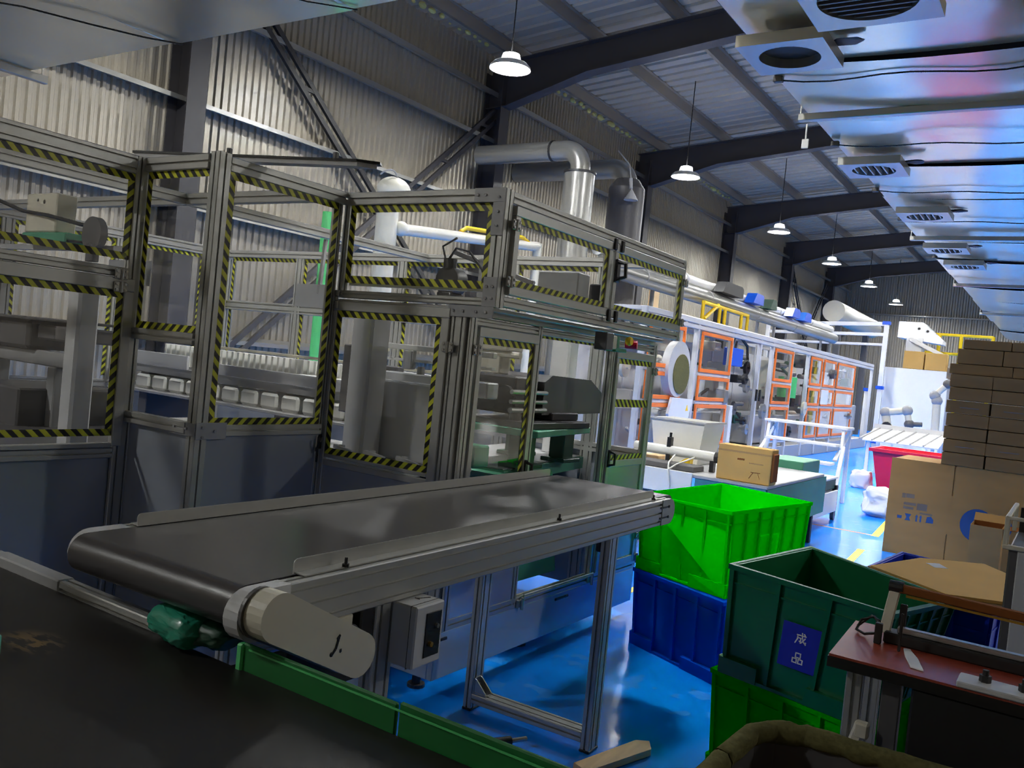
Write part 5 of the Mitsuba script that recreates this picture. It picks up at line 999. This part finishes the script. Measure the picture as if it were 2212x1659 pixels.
put('arm', G().bar((-4.5, 29.0, 3.4), (-3.4, 29.0, 2.9), 0.14, 0.12, 0.01), 'grey_light', t); put('rivet', G().cyl((-4.3, 29.2, 3.75), (-4.3, 29.18, 3.75), 0.04, 8), 'black_plastic', t); put('rivet', G().cyl((-4.05, 29.2, 3.68), (-4.05, 29.18, 3.68), 0.04, 8), 'black_plastic', t)
def robot(x, y, pts, rad, label):
    t = thing('robot_arm', label, 'robot arm')
    put('pedestal', G().cyl((x, y, 0.0), (x, y, pts[0][2]), 0.14, 18), 'white_paint', t, smooth=40)
    for i, (p, q) in enumerate(zip(pts[:-1], pts[1:])):
        put('arm_link', G().cyl(p, q, rad * (1 - 0.12 * i), 14), 'cream_paint', t, smooth=40)
        put('joint', G().ball(p, rad * 1.35, 2), 'yellow_paint' if i == 0 and 'yellow' in label else 'grey_paint', t, smooth=True)
    q = np.array(pts[-1]); put('gripper', G().ball(q, rad * 1.2, 2).cyl(q, q + np.array([0.25, 0, 0.02]), rad * 0.6, 10), 'grey_dark', t, smooth=40)
    return t
k = robot(-3.35, 20.0, [(-3.35, 20, 0.86), (-3.42, 20, 1.2), (-3.0, 20, 1.28), (-2.93, 20, 1.0)], 0.085, 'small cream robot arm with a yellow and black joint above the red bin')
put('black_band', G().cyl((-3.35, 19.82, 0.9), (-3.35, 19.9, 0.9), 0.10, 18), 'iron_black', k)
robot(-2.42, 20.0, [(-2.42, 20, 0.75), (-2.45, 20, 1.55), (-2.50, 20, 1.66), (-2.28, 20, 1.92)], 0.08, 'second cream robot arm, upright against the white screen beside the carton stack')
t = thing('tray_table', 'white slatted tray table behind the red bin', 'table')
put('top', G().bar((-2.65, 18.3, 0.88), (-2.65, 17.2, 0.68), 1.3, 0.02), 'white_paint', t)
for i in range(6): x = -3.2 + i * 0.22; put('slat', G().bar((x, 18.3, 0.9), (x - 0.15, 17.2, 0.70), 0.02, 0.03), 'grey_paint', t)
put('rail', G().box(-3.32, -2.0, 18.3, 18.36, 0.86, 0.98, 0.005), 'grey_light', t)
for x in (-3.2, -2.1):
    for y, h in ((17.3, 0.66), (18.25, 0.86)): put('leg', G().box(x - 0.03, x + 0.03, y - 0.03, y + 0.03, 0.0, h, 0.004), 'white_paint', t)
t = thing('yellow_railing', 'yellow guard railing far down the hall above the cartons', 'railing')
for x in (-4.5, -3.93, -3.3, -2.4): put('upright', G().cyl((x, 31.0, 0.0), (x, 31.0, 3.76), 0.055, 8), 'yellow_paint', t)
for z0 in (3.74, 3.13): put('rail', G().cyl((-4.52, 31.0, z0), (-2.4, 31.0, z0), 0.05, 8), 'yellow_paint', t)
t = thing('far_pipe', 'beige round tank end above the far end of the line', 'tank')
put('drum', G().cyl((-7.0, 29.6, 4.2), (-7.0, 36.0, 4.15), 0.36, 28), 'cream_paint', t, smooth=40)
for y in (30.5, 35.0): put('leg', G().box(-7.1, -6.9, y - 0.1, y + 0.1, 0.0, 3.9, 0.01), 'grey_dark', t)
# ------------------------------------------------------------------ red bin, bags, step platform, low machine
t = thing('red_bin', 'red plastic bin on the floor by the white bags', 'bin')
o = [(-2.62, 14.55), (-1.5, 14.55), (-1.5, 15.5), (-2.62, 15.5)]
def hollow(bot, top, z0, z1, th): 
    m = G().box(0, 1, 0, 0.03, 0, 1).box(0, 1, 0.97, 1, 0, 1).box(0, 0.03, 0.03, 0.97, 0, 1).box(0.97, 1, 0.03, 0.97, 0, 1).box(0.03, 0.97, 0.03, 0.97, 0, 0.04).mesh()
    return warp(m, [(x, y, z0) for x, y in bot], [(x, y, z1) for x, y in top])
put('tub', hollow([(-2.50, 14.65), (-1.55, 14.65), (-1.55, 15.4), (-2.50, 15.4)], o, 0.0, 0.68, 0.02), 'red_plastic', t)
put('rim', warp(G().box(-.04, 1.04, -.06, 0.01, 0.93, 1.0).box(-.04, 1.04, .99, 1.06, 0.93, 1.0).box(-.04, 0.01, 0.01, .99, 0.93, 1.0).box(.99, 1.04, .01, .99, .93, 1.0).mesh(), [(x, y, 0.0) for x, y in o], [(x, y, 0.70) for x, y in o]), 'red_plastic', t)
solo('white_bag', lumpy((-1.93, 11.75, 0.17), (0.21, 0.2, 0.19), 4, 0.35, 3, 2.2), 'bag_white', 'white plastic bag slumped on the floor before the red bin', 'bag', smooth=True)
solo('white_bag', lumpy((-2.82, 15.0, 0.14), (0.16, 0.16, 0.15), 9, 0.3, 3, 2.4), 'bag_white', 'smaller white bag on the floor left of the red bin', 'bag', smooth=True)
t = thing('step_platform', 'white welded step platform in the aisle', 'steps')
w = 0.05
for x in (-3.56, -2.56):
    put('leg', G().bar((x, 12.45, 0.0), (x, 12.45, 1.05), w, w, 0.006), 'white_paint', t); put('brace', G().bar((x, 12.45, 0.98), (x, 11.75, 0.62), w, 0.03, 0.004), 'white_paint', t)
    put('stringer', G().bar((x + 0.1, 11.35, 0.0), (x + 0.05, 11.95, 0.80), w, w, 0.006), 'white_paint', t); put('upright', G().bar((x + 0.02, 11.98, 0.72), (x, 12.1, 1.03), w * .8, w * .8, 0.006), 'white_paint', t)
for (y, h, xa, xb) in ((12.2, 1.055, -3.62, -2.5), (11.9, 0.83, -3.5, -2.56), (11.62, 0.60, -3.45, -2.55)): put('tread', G().box(xa, xb, y - 0.15, y + 0.26 if h > 1 else y + 0.1, h - 0.035, h, 0.005), 'white_paint', t)
put('foot', G().box(-2.50, -2.42, 11.28, 11.38, 0.0, 0.03, 0.005), 'grey_dark', t)
t = thing('low_machine', 'low grey and teal machine table behind the bright green crate', 'machine')
put('table_top', G().box(-3.6, -2.02, 7.0, 8.9, 0.66, 0.69, 0.006), 'grey_paint', t); put('front_panel', G().box(-2.64, -2.03, 7.005, 7.02, 0.30, 0.66, 0.004), 'green_dark', t); scene['low_machine__front_panel']['bsdf'] = {'type': 'ref', 'id': 'teal_paint'}
mat('teal_paint', lin(52, 110, 122), 0.4)
put('front_panel', G().box(-3.6, -2.66, 6.985, 7.0, 0.5, 0.70, 0.004), 'white_plastic', t); put('front_panel', G().box(-3.6, -2.65, 7.03, 7.05, 0.12, 0.5), 'grey_dark', t)
put('side_panel', G().box(-2.04, -2.02, 7.02, 9.0, 0.3, 0.66), 'green_machine', t)
for x in (-3.5, -2.1):
    for y in (7.1, 8.8): put('leg', G().box(x - 0.03, x + 0.03, y - 0.03, y + 0.03, 0.0, 0.66, 0.004), 'iron_black', t)
put('round_bar', G().cyl((-3.4, 7.4, 0.83), (-2.62, 7.4, 0.825), 0.045, 18), 'white_plastic', t, smooth=40); put('end_cap', G().cyl((-2.62, 7.4, 0.825), (-2.585, 7.4, 0.825), 0.05, 18), 'black_plastic', t, smooth=40)
put('bar_stand', G().box(-3.08, -3.04, 7.37, 7.43, 0.69, 0.95, 0.004).cyl((-3.06, 7.4, 0.95), (-3.06, 7.4, 0.99), 0.012, 8), 'black_plastic', t); put('bar_stand', G().box(-2.66, -2.62, 7.37, 7.43, 0.69, 0.80, 0.004), 'black_plastic', t)
put('dark_trough', G().box(-3.55, -2.7, 7.12, 7.36, 0.69, 0.74, 0.006), 'grey_dark', t)
put('white_cord', G().tube([(-2.98, 7.35, 0.80), (-2.93, 7.1, 0.75), (-2.88, 6.98, 0.70), (-2.84, 6.96, 0.55)], 0.008, 6).tube([(-2.80, 7.36, 0.80), (-2.86, 7.1, 0.74), (-2.88, 6.98, 0.70)], 0.008, 6), 'white_plastic', t, smooth=True)
put('end_channel', G().box(-2.62, -2.24, 8.92, 9.6, 0.55, 0.77, 0.006), 'green_machine', t); put('end_channel', G().box(-2.85, -2.28, 9.0, 10.65, 0.38, 0.50, 0.006), 'green_dark', t)
put('end_panel', G().box(-2.9, -2.28, 10.62, 10.66, 0.10, 0.37, 0.005), 'white_plastic', t); put('end_trim', G().box(-2.30, -2.25, 10.6, 10.68, 0.12, 0.42, 0.005), 'black_plastic', t)
put('bracket', G().box(-2.62, -2.42, 10.60, 10.62, 0.30, 0.34, 0.004).box(-2.56, -2.48, 10.58, 10.62, 0.25, 0.38, 0.004), 'grey_dark', t)
put('side_skin', G().box(-2.26, -2.24, 9.0, 10.62, 0.12, 0.37, 0.004), 'white_plastic', t)
put('caster', G().cyl((-2.31, 10.7, 0.055), (-2.27, 10.7, 0.055), 0.055, 16).box(-2.32, -2.26, 10.66, 10.72, 0.1, 0.14, 0.004), 'grey_dark', t, smooth=40)
put('top_ledge', G().box(-2.72, -2.26, 9.6, 10.66, 0.50, 0.525, 0.005), 'white_plastic', t); put('lower_frame', G().box(-2.85, -2.3, 8.9, 10.6, 0.32, 0.38, 0.005), 'grey_paint', t)
solo('parcel_carton', G().box(-2.47, -2.02, 7.03, 7.22, 0.692, 0.985, 0.005), 'card_box', 'tan carton standing upright on the low machine behind the bright green crate', 'carton')
put('tape_seam', G().box(-2.47, -2.02, 7.0285, 7.03, 0.93, 0.945).box(-2.2, -2.08, 7.0285, 7.03, 0.85, 0.86), 'card', 'parcel_carton'); put('open_side', G().box(-2.02, -2.0, 7.05, 7.18, 0.72, 0.95, 0.004), 'card_inner', 'parcel_carton')
put('mark', G().box(-2.30, -2.24, 7.0285, 7.03, 0.87, 0.885).box(-2.18, -2.10, 7.0285, 7.03, 0.78, 0.785).bar((-2.16, 7.029, 0.78), (-2.19, 7.029, 0.73), 0.0015, 0.006).bar((-2.12, 7.029, 0.78), (-2.10, 7.029, 0.73), 0.0015, 0.006), 'card_inner', 'parcel_carton')
t = thing('white_tray', 'white open tray box on the low machine beside the pale door', 'tray')
put('tray', hollow([(-3.35, 7.75), (-2.92, 7.75), (-2.92, 8.2), (-3.35, 8.2)], [(-3.40, 7.7), (-2.86, 7.7), (-2.86, 8.25), (-3.40, 8.25)], 0.692, 1.10, 0.01), 'white_plastic', t)
put('lip', warp(G().box(-.03, 1.03, -.03, .0, .96, 1.0).box(1.0, 1.03, 0, 1, .96, 1.0).mesh(), [(x, y, .692) for x, y in ((-3.40, 7.7), (-2.86, 7.7), (-2.86, 8.25), (-3.40, 8.25))], [(x, y, 1.105) for x, y in ((-3.40, 7.7), (-2.86, 7.7), (-2.86, 8.25), (-3.40, 8.25))]), 'grey_light', t)
k = thing('glue_bottle', 'small white bottle standing before the white tray', 'bottle')
put('bottle', G().lathe([(0, 0), (0.035, 0), (0.035, 0.13), (0.012, 0.16), (0.012, 0.175), (0, 0.175)], (-3.14, 7.6, 0.692), n=18), 'white_plastic', k, smooth=40); put('label', G().box(-3.12, -3.10, 7.562, 7.568, 0.72, 0.80), 'ink_blue', k)
solo('yellow_wedge', G().prism([(-3.06, 0.692), (-2.93, 0.692), (-2.93, 0.76), (-2.98, 0.755)], 'y', 7.6, 7.68), 'yellow_paint', 'yellow wedge lying before the white tray', 'wedge')
solo('peach_board', G().box(-3.5, -3.2, 7.5, 7.72, 0.692, 0.75, 0.005), 'notice_paper', 'peach coloured board on the low machine left of the bottle', 'board')
# ------------------------------------------------------------------ a puff of steam over the green block inside the machine
n = 28
zz, yy, xx = np.meshgrid(*[np.linspace(-1, 1, n)] * 3, indexing='ij')
pp = np.stack([xx, yy, zz], -1)
core = np.exp(-(((xx - 0.42 * zz + 0.05) / 0.42) ** 2 + (yy / 0.5) ** 2 + ((zz + 0.18) / 0.48) ** 2))
puff = np.clip(core * 1.5 - 0.85 * meshkit.fbm(pp * 2.6 + 4, 4, 3) + 0.05, 0, 1) * np.clip((1 - np.max(np.abs(pp), -1)) * 4, 0, 1)
SC, SR = (-2.36, 3.43, 1.165), (0.14, 0.06, 0.125)
st = T().translate(SC).scale([float(a) for a in SR])
scene['steam'] = {'type': 'cube', 'to_world': st, 'bsdf': {'type': 'null'},
                  'interior': {'type': 'heterogeneous', 'albedo': {'type': 'constvolume', 'value': {'type': 'rgb', 'value': [0.97, 0.97, 0.97]}}, 'scale': 45.0,
                               'sigma_t': {'type': 'gridvolume', 'grid': mi.VolumeGrid(puff[..., None].astype(np.float32)), 'to_world': T().translate(SC).scale([float(a) for a in SR]).translate([-1, -1, -1]).scale(2.0)}}}
labels['steam'] = {'label': 'puff of white steam above the green block inside the machine', 'category': 'steam', 'kind': 'stuff'}
